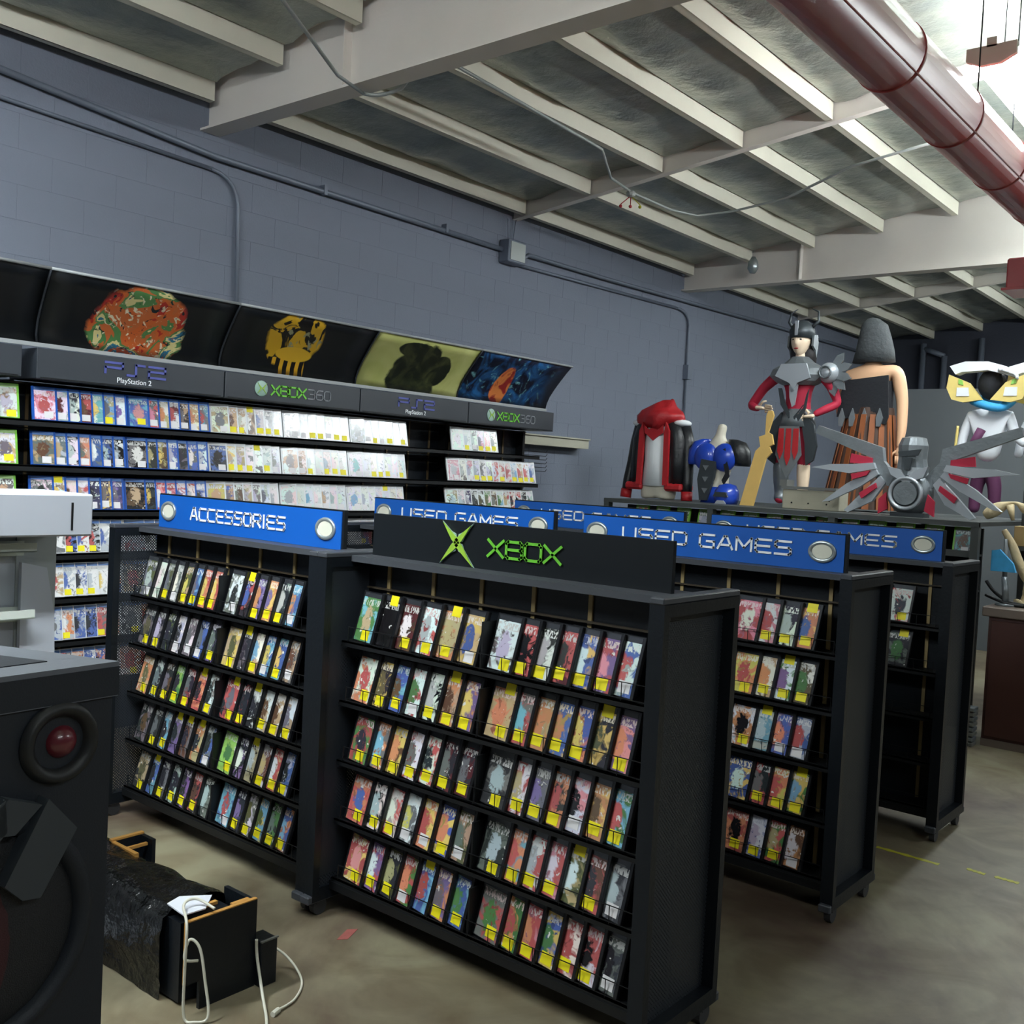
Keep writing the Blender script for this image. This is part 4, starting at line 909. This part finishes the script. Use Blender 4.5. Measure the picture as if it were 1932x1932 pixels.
b = B(); b.plate([(-.012, 1.44), (.012, 1.44), (.014, 1.56), (-.014, 1.56)], .012, 'y', -.125); b.build('crest', 'armor_pale', hm)
b = B(); b.loft([(0, 0, 1.27, .07, .075), (0, -.005, 1.22, .13, .10), (0, -.01, 1.165, .24, .12), (0, -.015, 1.11, .262, .135), (0, -.015, 1.06, .20, .135), (0, -.01, 1.03, .13, .115)], 12, pw=2.3); b.build('breast_mantle', 'armor_grey', t)
b = B(); b.plate([(-.10, 1.20), (.12, 1.20), (.16, 1.08), (.05, 1.04), (.02, .98), (-.02, 1.04), (-.15, 1.10)], .02, 'y', -.158); b.build('breast_plate', 'armor_pale', t)
b = B(); b.plate([(-.03, 1.02), (.05, 1.03), (.03, .86), (.005, .84), (-.02, .92)], .012, 'y', -.135); b.build('chest_plate', 'armor_pale', t)
b = B()
b.plate([(-.13, 1.0), (-.10, .86), (-.03, .76), (0, .70), (-.02, .80), (-.07, .90), (-.10, 1.0)], .014, 'y', -.125); b.plate([(.14, .99), (.12, .82), (.05, .70), (.04, .76), (.10, .84), (.12, .94)], .014, 'y', -.12)
b.plate([(.02, .76), (.10, .86), (.06, .80), (.03, .72)], .014, 'y', -.125); b.build('rib_plate', 'armor_dark', t)
pd = B(); pd.ball((.265, -.03, 1.13), .085, .075, .085, 20, 12); pd = pd.build('shoulder_guard', 'armor_pale', t, True)
b = B(); b.ring((.262, -.112, 1.13), .055, .055, .016, .012, 24); b.build('boss_ring', 'armor_grey', pd, True)
for a in (-75, -45, -15, 20, 55):
    ca, sa = math.cos(R(a)), math.sin(R(a)); b = B()
    b.plate([(.265+.05*ca-.03*sa, 1.13+.05*sa+.03*ca), (.265+.15*ca-.035*sa, 1.13+.15*sa+.035*ca), (.265+.20*ca, 1.13+.20*sa), (.265+.15*ca+.035*sa, 1.13+.15*sa-.035*ca), (.265+.05*ca+.03*sa, 1.13+.05*sa-.03*ca)], .016, 'y', -.04+.01*abs(a)/30); b.build('petal_plate', 'armor_grey', pd)
b = B(); b.loft([(0, 0, .83, .115, .10), (0, 0, .76, .145, .125), (0, 0, .68, .165, .14)], 20); b.build('belt', 'armor_grey', t, True)
for s, k in ((-1, 'armor_dark'), (1, 'armor_dark')):
    b = B(); b.plate([(s*.10, .80), (s*.19, .70), (s*.225, .52), (s*.20, .40), (s*.14, .36), (s*.12, .55), (s*.085, .70)], .03, 'y', -.10); b.build('hip_plate', k, t)
b = B(); b.plate([(-.085, .68), (.085, .68), (.12, .44), (.0, .24), (-.11, .44)], .012, 'y', -.150); sk = b.build('front_tabard', 'armor_grey', t)
for i, x in enumerate((-.065, 0, .065)):
    b = B(); b.plate([(x-.022, .66), (x+.022, .66), (x+.026, .47-.05*(i == 1)), (x, .40-.05*(i == 1)), (x-.026, .47-.05*(i == 1))], .006, 'y', -.157); b.build('red_strip', 'leather_red', sk)
skin('greave', [(-.11, -.03, .40, .070), (-.105, -.02, .25, .072), (-.10, 0, .10, .060), (-.10, -.06, .04, .058)], [(0, 1), (1, 2), (2, 3)], 'armor_grey', t)
hand(t, (-.285, -.10, .835), (1, -.1, -.12), (0, -.1, 1), 'skin_tone', 1.15)
hand(t, (.135, -.095, .765), (-1, -.1, -.1), (0, -.1, 1), 'skin_tone', 1.15)
# wooden sword prop leaning in front
b = B(); b.plate([(-.17, 0), (-.05, 0), (.02, .44), (.055, .50), (.03, .55), (.06, .60), (.085, .78), (.13, .80), (.15, .74), (.145, .60), (.16, .50), (.12, .44), (.06, .40), (.0, 0)][:0] or
   [(-.10, 0), (.02, 0), (.10, .40), (.145, .45), (.12, .50), (.155, .52), (.135, .60), (.10, .62), (.135, .76), (.12, .80), (.085, .80), (.07, .76), (.075, .60), (.02, .58), (.04, .50), (.0, .46)], .022, 'y', 0)
b.build('wooden_sword', 'wood_yellow', loc=(7.85, 3.88, PZ), rot=(-R(4), 0, R(-90)), label='flat yellow wooden sword prop leaning before the armoured mannequin', cat='prop sword')
# crates under it
cr_ = empty('wooden_crate', (7.72, 3.54, PZ), R(-90), label='pale low wooden crate in front of the armoured mannequin', cat='crate')
b = B(); b.box(0, .47, 0, .18, 0, .155, bev=.005); b.build('box', 'crate_wood', cr_)
b = B(); b.box(-.01, .44, -.01, .14, .158, .18); b.box(-.03, .03, .0, .14, .18, .23); b.build('lid', 'rail_pale', cr_)
for x in (.08, .22, .37, .39):
    b = B(); b.disc((x, -.003, .05+.03*(x > .38)), .007, .007, .004, 8); b.build('bolt_hole', 'black_metal', cr_)

# 2. hooded figure seen from behind
t = body((8.45, 3.14, PZ), R(-90), 'mannequin seen from behind with charcoal hood and rust striped kilt')
J = [(0, 0, .80, .135, .10), (0, 0, .95, .13, .095), (0, 0, 1.10, .16, .10), (0, 0, 1.22, .06, .055), (0, 0, 1.34, .05, .05),
     (-.19, 0, 1.13, .065), (-.235, -.02, .95, .05), (-.24, -.05, .78, .04), (.20, 0, 1.17, .068), (.255, .0, .92, .050), (.275, -.03, .70, .042), (.275, -.05, .60, .032), (.275, -.055, .53, .026)]
skin('torso', J, [(0, 1), (1, 2), (2, 3), (3, 4), (2, 5), (5, 6), (6, 7), (2, 8), (8, 9), (9, 10), (10, 11), (11, 12)], 'skin_warm', t)
hand(t, (.275, -.06, .50), (0, -.1, -1), (-1, 0, 0), 'skin_warm', 1.)
b = B(); b.loft([(0, 0, 1.24, .165, .12), (0, 0, 1.34, .150, .12), (0, 0, 1.45, .130, .12), (-.01, 0, 1.55, .105, .10), (-.02, 0, 1.60, .055, .055), (-.02, 0, 1.61, .01, .01)], 20, pw=2.3)
for v in b.bm.verts: v.co += Vector((noise.noise(v.co*9)*.02, noise.noise(v.co*9+Vector((5, 0, 0)))*.02, -.07*max(0, (1.30-v.co.z))*8*max(0, -v.co.x)))
b.build('hood', 'hood_charcoal', t, True)
b = B(); b.plate([(-.20, 1.08), (.17, 1.12), (.19, .78), (.17, .72), (-.24, .78)], .02, 'y', -.125); b.loft([(0, 0, .74, .19, .125), (0, 0, .86, .18, .12), (-.01, 0, 1.08, .185, .118)], 24); b.build('back_wrap', 'cloth_black', t)
b = B(); n = 48; rg = []
for (z, rx, ry, am) in ((.86, .19, .13, .004), (.60, .235, .16, .014), (.30, .275, .19, .022), (.02, .31, .21, .03)):
    rg.append([b.bm.verts.new(((rx+am*math.cos(k*math.pi/2))*math.cos(2*math.pi*k/n)-.04*(.86-z), (ry+am*math.cos(k*math.pi/2))*math.sin(2*math.pi*k/n), z)) for k in range(n)])
for a_, c_ in zip(rg, rg[1:]):
    for k in range(n): b.bm.faces.new((a_[k], a_[(k+1) % n], c_[(k+1) % n], c_[k]))
b.build('kilt', 'strip_umber', t, True)
for i in range(9):
    a = R(188+i*20.5); ca, sa = math.cos(a), math.sin(a); wv_ = Vector((-sa, ca, 0))*.022; top = Vector((.20*ca, .142*sa, .80)); botp = Vector((.325*ca-.035, .225*sa, .02))
    b = B(); o3 = Vector((ca*.008, sa*.008, 0)); v = [b.bm.verts.new(p) for p in (top-wv_, top+wv_, botp+wv_*1.2, botp-wv_*1.2, top-wv_+o3, top+wv_+o3, botp+wv_*1.2+o3, botp-wv_*1.2+o3)]
    for q in ((0, 1, 2, 3), (4, 5, 6, 7), (0, 1, 5, 4), (1, 2, 6, 5), (2, 3, 7, 6), (3, 0, 4, 7)): b.bm.faces.new([v[k] for k in q])
    b.build('kilt_strip', 'strip_rust', t)
for i, x in enumerate((-.19, -.10, .0, .125)):
    z = .74; b = B(); b.plate([(x, z+.11), (x+.028, z+.03), (x+.012, z-.04), (x-.02, z-.04), (x-.026, z+.03)], .02, 'y', -.150); b.build('silver_point', 'armor_grey', t)

# 3. headless torso in red-hooded black jacket
t = body((8.1, 4.93, PZ), R(-90), 'headless torso mannequin in black jacket with red collar and white shirt')
skin('torso', [(0, 0, .10, .17, .11), (0, 0, .30, .15, .10), (0, 0, .55, .155, .105), (0, 0, .68, .13, .09), (0, 0, .76, .05, .05), (-.09, 0, .02, .095), (-.085, 0, -.0, .09), (.09, 0, .02, .095), (.085, 0, -.0, .09)],
     [(0, 1), (1, 2), (2, 3), (3, 4), (0, 5), (5, 6), (0, 7), (7, 8)], 'mannequin_cream', t)
b = B(); b.loft([(0, -.014, .12, .155, .124), (0, -.014, .35, .14, .118), (0, -.015, .52, .145, .12), (0, -.01, .66, .13, .105), (0, 0, .70, .08, .08)], 22); b.build('white_shirt', 'cloth_white', t, True)
b = B(); b.plate([(-.09, .60), (-.05, .57), (0, .53), (.05, .57), (.10, .60), (.10, .67), (.05, .63), (0, .655), (-.05, .63), (-.10, .67)], .012, 'y', -.146); b.build('chest_bat_band', 'leather_red', t).name = 'chest_band'
for s in (-1, 1):
    b = B(); b.loft([(s*.215, .01, .14, .085, .115), (s*.205, .01, .35, .085, .115), (s*.195, .01, .55, .085, .12), (s*.15, .01, .68, .10, .11), (s*.09, .01, .73, .06, .08)], 16); jk = b.build('jacket_front', 'leather_black', t, True)
    b = B(); b.plate([(s*.115, .13), (s*.165, .13), (s*.155, .62), (s*.12, .70), (s*.105, .60)], .03, 'y', -.135); b.build('red_lapel', 'leather_red', jk)
    b = B(); b.box(min(s*.115, s*.30), max(s*.115, s*.30), -.12, .12, .08, .15, bev=.02); b.build('red_hem', 'leather_red', jk)
    b = B(); b.tube([(s*.22, .01, .66), (s*.27, .02, .52), (s*.29, .0, .34), (s*.315, -.03, .16), (s*.32, -.04, .07)], [.07, .062, .055, .048, .045], 14); b.build('sleeve', 'leather_black', t, True)
    b = B(); b.tube([(s*.32, -.04, .08), (s*.325, -.045, .0)], .052, 14); b.build('red_cuff', 'leather_red', t, True)
    b = B(); b.ball((s*.215, -.005, .695), .085, .085, .035, 16, 8); b.build('white_shoulder', 'cloth_white', t, True)
b = B(); b.loft([(0, -.02, .66, .12, .13), (0, -.02, .71, .225, .15), (0, -.02, .755, .235, .15), (0, .0, .80, .18, .13), (.02, .01, .85, .11, .09), (.05, .02, .90, .035, .035)], 26, pw=2.)
for v in b.bm.verts: v.co += Vector((noise.noise(v.co*12), noise.noise(v.co*12+Vector((3, 1, 0))), noise.noise(v.co*12+Vector((0, 7, 0)))))*.045
b.build('red_hood', 'leather_red', t, True)

# 4. cream bust in blue harness
t = body((8.1, 4.33, PZ), R(-90), 'headless cream bust in blue and black armour left of the wooden sword')
skin('torso', [(0, 0, .04, .12, .09), (0, 0, .25, .10, .08), (0, 0, .42, .135, .09), (0, 0, .52, .10, .075), (0, 0, .58, .045, .045), (.02, .01, .70, .043, .043), (-.16, 0, .46, .055), (.16, 0, .46, .055), (.22, .02, .36, .045)],
     [(0, 1), (1, 2), (2, 3), (3, 4), (4, 5), (2, 6), (2, 7), (7, 8)], 'mannequin_cream', t)
for s in (-1, 1):
    b = B(); b.ball((s*.09, -.07, .40), .115, .06, .125, 18, 10); b.build('chest_shell', 'armor_blue', t, True)
    b = B(); b.loft([(s*.13, 0, .56, .04, .05), (s*.17, 0, .535, .075, .085), (s*.20, 0, .46, .09, .10), (s*.225, 0, .36, .075, .085), (s*.23, 0, .33, .06, .07)], 14); b.build('shoulder_shell', 'leather_black' if s > 0 else 'armor_blue', t, True)
b = B(); b.plate([(-.10, .38), (.04, .36), (.03, .22), (-.03, .02), (-.10, .02), (-.13, .2)], .03, 'y', -.135); b.build('front_panel', 'armor_dark', t)
for z in (.30, .20, .10):
    b = B(); b.plate([(-.08, z+.025), (-.02, z+.025), (-.05, z-.02)], .008, 'y', -.142); b.build('arrow_plate', 'armor_grey', t)
b = B(); b.plate([(.08, .46), (.12, .48), (.17, .24), (.12, .16), (.10, .20), (.13, .26)], .015, 'y', -.12); b.build('strap', 'leather_black', t)
b = B(); b.loft([(0, 0, .0, .15, .11), (0, 0, .08, .14, .105), (0, 0, .14, .12, .09)], 18); b.build('hip_guard', 'armor_blue', t, True)
hl = empty('blue_helmet', (7.9, 4.13, PZ), R(-90), label='glossy blue helmet resting on the platform beside the wooden sword', cat='helmet')
b = B(); b.loft([(0, 0, 0, .09, .10), (0, 0, .05, .105, .115), (0, 0, .11, .10, .11), (0, .01, .16, .07, .08), (0, .01, .175, .02, .02)], 20); b.build('shell', 'armor_blue', hl, True)
b = B(); b.plate([(-.07, .06), (.07, .06), (.05, .10), (-.05, .10)], .02, 'y', -.12); b.build('visor', 'armor_dark', hl)
b = B(); b.plate([(-.05, 0), (.05, 0), (.03, .03), (-.03, .03)], .02, 'y', -.115); b.build('chin_piece', 'armor_pale', hl)

# 5. grey winged armour prop
t = empty('winged_armor', (7.62, 2.50, PZ), R(-90), label='grey winged armour prop with red feathers and round boss', cat='costume prop')
b = B(); b.ball((0, 0, .17), .165, .12, .165, 28, 16); b.build('round_boss', 'armor_grey', t, True)
b = B(); b.ring((0, -.135, .17), .125, .125, .035, .03, 32); b.build('boss_rim', 'armor_pale', t, True)
b = B(); b.disc((0, -.125, .17), .085, .085, .03, 28); b.build('boss_disc', 'armor_grey', t)
b = B(); b.loft([(0, 0, .30, .12, .10), (0, .01, .36, .11, .10), (0, .0, .42, .10, .105), (0, 0, .52, .105, .105), (0, .01, .575, .085, .09), (0, .01, .585, .04, .05)], 12); b.build('helmet', 'armor_grey', t)
b = B(); b.plate([(-.07, .47), (.09, .49), (.07, .445), (-.06, .435)], .02, 'y', -.118); b.plate([(-.03, .43), (.03, .43), (.02, .34), (-.02, .34)], .02, 'y', -.115); b.build('visor', 'armor_dark', t)
b = B(); b.plate([(-.14, .36), (-.05, .34), (.0, .28), (.06, .34), (.15, .37), (.12, .29), (.0, .24), (-.11, .30)], .05, 'y', -.12); b.build('collar', 'armor_pale', t)
for s in (-1, 1):
    P = lambda pts: [(s*a, z) for a, z in pts]
    b = B(); b.plate(P([(.08, .26), (.14, .33), (.20, .40), (.215, .50), (.72, .66), (.74, .60), (.29, .42), (.28, .30), (.20, .24), (.13, .20)]), .06, 'y', -.03); b.build('wing_frame', 'armor_grey', t)
    for i, q in enumerate([[(.24, .34), (.44, .30), (.74, .335), (.58, .365), (.42, .37), (.26, .385)], [(.22, .30), (.36, .20), (.58, .085), (.64, .075), (.46, .22), (.25, .345)], [(.17, .24), (.26, .10), (.44, .005), (.47, .02), (.34, .16), (.21, .29)]]):
        b = B(); b.plate(P(q), .04, 'y', -.075+.01*i); b.build('wing_blade', 'armor_pale', t)
    for i, q in enumerate([[(.28, .42), (.44, .45), (.45, .38), (.28, .375)], [(.28, .325), (.42, .295), (.41, .255), (.30, .29)], [(.23, .235), (.35, .155), (.33, .115), (.22, .20)], [(.15, .17), (.20, .12), (.20, .01), (.13, .05)]]):
        b = B(); b.plate(P(q), .02, 'y', -.09 if i else -.05); b.build('red_feather', 'cloth_red', t)
b = B(); b.box(-.12, .12, -.06, .08, 0, .03); b.box(-.03, .03, -.02, .04, .02, .12); b.build('base', 'armor_dark', t)

# 6. masked figure with white visor, yellow lenses and blue scarf; a twin stands to its right
for k, (lx, ly, lab) in enumerate([(9.0, 2.35, 'masked costume figure with white brim, yellow lenses and blue scarf'), (9.15, 1.93, 'rightmost masked figure with antlers and yellow lens, half out of view')]):
    t = body((lx, ly, PZ), R(-90), lab)
    skin('torso', [(0, 0, .45, .10, .08), (0, 0, .62, .11, .085), (0, 0, .80, .13, .09), (0, 0, .92, .05, .05), (-.15, 0, .84, .05), (.15, 0, .84, .05), (.20, 0, .68, .042), (.30, -.05, .60, .036), (-.2, 0, .68, .04), (-.22, -.03, .50, .034)],
         [(0, 1), (1, 2), (2, 3), (2, 4), (2, 5), (5, 6), (6, 7), (4, 8), (8, 9)], 'foam_white', t)
    skin('legs', [(0, 0, .45, .09, .075), (-.07, 0, .28, .06), (-.08, 0, .03, .045), (.07, 0, .28, .06), (.08, 0, .03, .045)], [(0, 1), (1, 2), (0, 3), (3, 4)], 'purple_cloth' if k == 0 else 'armor_dark', t)
    b = B(); b.ball((0, 0, 1.10), .11, .11, .13, 20, 12); b.build('mask', 'cloth_black', t, True)
    b = B(); b.plate([(-.30, 1.24), (-.18, 1.275), (0, 1.27), (.13, 1.23), (.20, 1.18), (.21, 1.14), (.13, 1.165), (.0, 1.20), (-.20, 1.19), (-.25, 1.17)], .12, 'y', -.16); b.build('white_brim', 'foam_white', t)
    for s, cx in ((-1, -.16), (1, .16)):
        b = B(); b.plate([(cx-s*.13, .96), (cx+s*.02, .94), (cx+s*.11, .965), (cx+s*.155, 1.06), (cx+s*.14, 1.17), (cx-s*.02, 1.10)], .05, 'y', -.16); ln = b.build('yellow_lens', 'lens_yellow', t)
        b = B(); b.plate([(cx-s*.03, .99), (cx+s*.07, .99), (cx+s*.07, 1.06), (cx-s*.02, 1.06)], .01, 'y', -.168); b.build('white_pane', 'foam_white', ln)
        b = B(); b.plate([(cx+s*.02, 1.08), (cx+s*.06, 1.09), (cx+s*.06, 1.13), (cx+s*.03, 1.12)], .01, 'y', -.168); b.build('green_patch', 'lens_green', ln)
    b = B(); b.tube(bez([(-.12, -.08, .96), (-.02, -.14, .92), (.10, -.12, .90), (.16, -.02, .96), (.05, .10, .98), (-.10, .05, .98), (-.12, -.08, .96)], 6), .035, 10, False); b.build('blue_scarf', 'scarf_blue', t, True)
    if k == 0:
        b = B(); b.tube([(-.22, -.03, .50), (-.08, -.14, .60), (-.02, -.15, .72)], [.03, .034, .036], 12); b.build('purple_sleeve', 'purple_cloth', t, True)
        b = B(); b.tube(bez([(-.22, -.1, .75), (-.23, -.1, .45), (-.18, -.12, .36), (-.08, -.12, .34), (.02, -.12, .36)]), .012, 8); b.build('rope_trim', 'lens_yellow', t, True)
        hand(t, (.13, -.17, 1.19), (1, 0, -.35), (0, -1, 0), 'foam_white', 1.1)
    else:
        for s in (-1, 1):
            b = B(); b.tube([(s*.03, 0, 1.22), (s*.05, 0, 1.32), (s*.03, 0, 1.38)], [.012, .01, .005], 8); b.tube([(s*.05, 0, 1.31), (s*.09, 0, 1.35)], [.01, .004], 8); b.build('antler', 'armor_pale', t, True)

# items on the right: grey board, far wall posts, brown cabinet with driftwood prop
b = B(); b.box(11.96, 12.0, 1.2, 4.19, 0, 2.88); b.build('partition_board', 'board_grey', label='tall plain grey board standing behind the costumes', cat='partition')
for i, (y, z1) in enumerate(((5.27, 4.0), (4.95, 3.8), (4.42, 4.05))):
    b = B(); b.tube([(16.22, y, 0), (16.22, y, z1)], .045, 10)
    if i == 1: b.tube([(16.22, y, z1), (16.22, y+.3, z1+.12)], .04, 10)
    b.build('wall_pipe', 'conduit', smooth=True, label=['leftmost vertical pipe on the dark far wall', 'middle bent pipe on the dark far wall', 'rightmost vertical pipe on the dark far wall'][i], cat='pipe')
cb = empty('brown_cabinet', (7.43, 1.0, 0), label='dark red-brown wooden cabinet with pale worktop at right edge', cat='cabinet')
b = B(); b.box(0, .5, 0, .86, .03, .885); b.build('carcass', 'cabinet_brown', cb)
b = B(); b.box(-.03, .53, -.03, .90, .885, .95, bev=.006); b.build('worktop', 'cabinet_top', cb)
b = B(); b.box(-.012, .0, .0, .86, .0, .05); b.build('kick_strip', 'cabinet_top', cb)
for y0 in (.02, .44):
    b = B(); b.box(-.016, 0, y0, y0+.40, .07, .86, bev=.002); d_ = b.build('door', 'cabinet_brown', cb)
    b = B(); b.tube([(-.03, y0+(.36 if y0 < .3 else .04), .50), (-.03, y0+(.36 if y0 < .3 else .04), .60)], .006, 8); b.build('handle', 'armor_grey', d_)
for i in range(8):
    b = B(); b.box(7.30, 7.40, 1.88, 1.99, i*.034, i*.034+.026, bev=.004); b.build('grey_tray', 'armor_grey' if i % 2 else 'rail_pale', label=f'flat grey tray stacked beside the brown cabinet, {ORD[i]} from the floor', cat='tray', group='grey trays stacked by the cabinet')
t = empty('driftwood_prop', (7.66, 1.70, .95), R(-90), label='pale curved driftwood prop arching over the cabinet worktop', cat='sculpture')
b = B(); b.tube(bez([(-.16, 0, .52), (-.10, 0, .42), (-.05, 0, .30), (.02, 0, .18), (.12, 0, .14), (.30, 0, .13)], 6), [.018+.014*math.sin(min(1, i/26)*math.pi) for i in range(31)], 12)
b.build('trunk', 'driftwood', t, True)
b = B(); b.tube(bez([(.03, 0, .19), (.02, 0, .10), (.0, 0, .03), (-.02, -.02, .005)], 5), [.035]*6+[.03]*5+[.035, .04, .05, .055, .06][:5], 12); b.tube([(.02, 0, .04), (.10, .02, .008)], [.025, .01], 8); b.build('root_leg', 'driftwood', t, True)
b = B(); b.tube(bez([(-.24, -.05, .16), (-.18, -.06, .09), (-.08, -.06, .03), (.04, -.08, .015)]), .012, 8); b.tube(bez([(-.24, -.05, .06), (-.10, -.08, .02), (.02, -.09, .012)]), .010, 8)
b.build('rubber_hose', 'black_metal', smooth=True, loc=(7.66, 1.70, .95), rot=(0, 0, R(-90)), label='black hoses curling over the cabinet worktop', cat='hose')
# clutter on a stand above the cabinet
st_ = empty('wall_rack', (7.95, 1.15, 0), label='dark open stand behind the driftwood holding small boxes', cat='stand')
b = B(); b.box(0, .35, 0, .74, 1.32, 1.35); b.build('shelf', 'platform', st_)
for y in (0, .70):
    b = B(); b.box(.31, .35, y, y+.04, 0, 1.75); b.build('post', 'platform', st_)
b = B(); b.box(.0, .14, .0, .10, 0, .145, bev=.004); bx = b.build('cardboard_box', 'cardboard', loc=(7.98, 1.77, 1.35), label='small tan box on the stand above the cabinet', cat='box')
b = B(); b.box(.014, .126, -.002, .0, .02, .12); b.build('window_flap', 'crate_wood', bx)
b = B(); b.ball((0, 0, .05), .05, .05, .05, 18, 12); b.build('white_ball', 'foam_white', smooth=True, loc=(7.99, 1.70, 1.35), label='white foam ball next to the small tan box', cat='ball')
b = B(); b.tube([(0, 0, 0), (0, .02, .20)], .022, 10); b.tube([(0, .02, .20), (0, .03, .46)], [.016, .012], 10); b.tube([(0, 0, 0), (0, 0, .015)], .07, 16)
b.build('grey_post_stand', 'armor_grey', smooth=True, loc=(7.6, 1.80, .95), label='short grey post stand at the end of the cabinet', cat='stand')
b = B(); b.plate([(0, 0), (.16, 0), (.14, .06), (.05, .15), (0, .14)], .03, 'y', 0); b.build('blue_shell', 'scarf_blue', loc=(7.5, 1.89, .95+.24), rot=(0, 0, R(-90)), label='curved light blue foam piece beside the driftwood prop', cat='costume prop')
t = empty('skull_prop', (8.2, 1.98, PZ), R(-90), label='pale bone-coloured creature prop at the right end of the platform', cat='costume prop')
b = B(); b.tube(bez([(-.15, 0, .03), (-.05, 0, .10), (.05, 0, .14), (.14, 0, .10), (.24, 0, .16)], 6), [.03+.02*math.sin(i*.4) for i in range(25)], 12); b.build('body', 'driftwood', t, True)
for x in (.02, .16):
    b = B(); b.tube([(x, 0, .12), (x+.03, -.02, .01)], [.03, .012], 10); b.build('leg', 'driftwood', t, True)
b = B(); b.loft([(.22, 0, .14, .05, .05), (.22, 0, .24, .045, .04), (.25, -.01, .34, .06, .05), (.27, -.01, .38, .02, .02)], 14); b.build('head', 'foam_white', t, True)
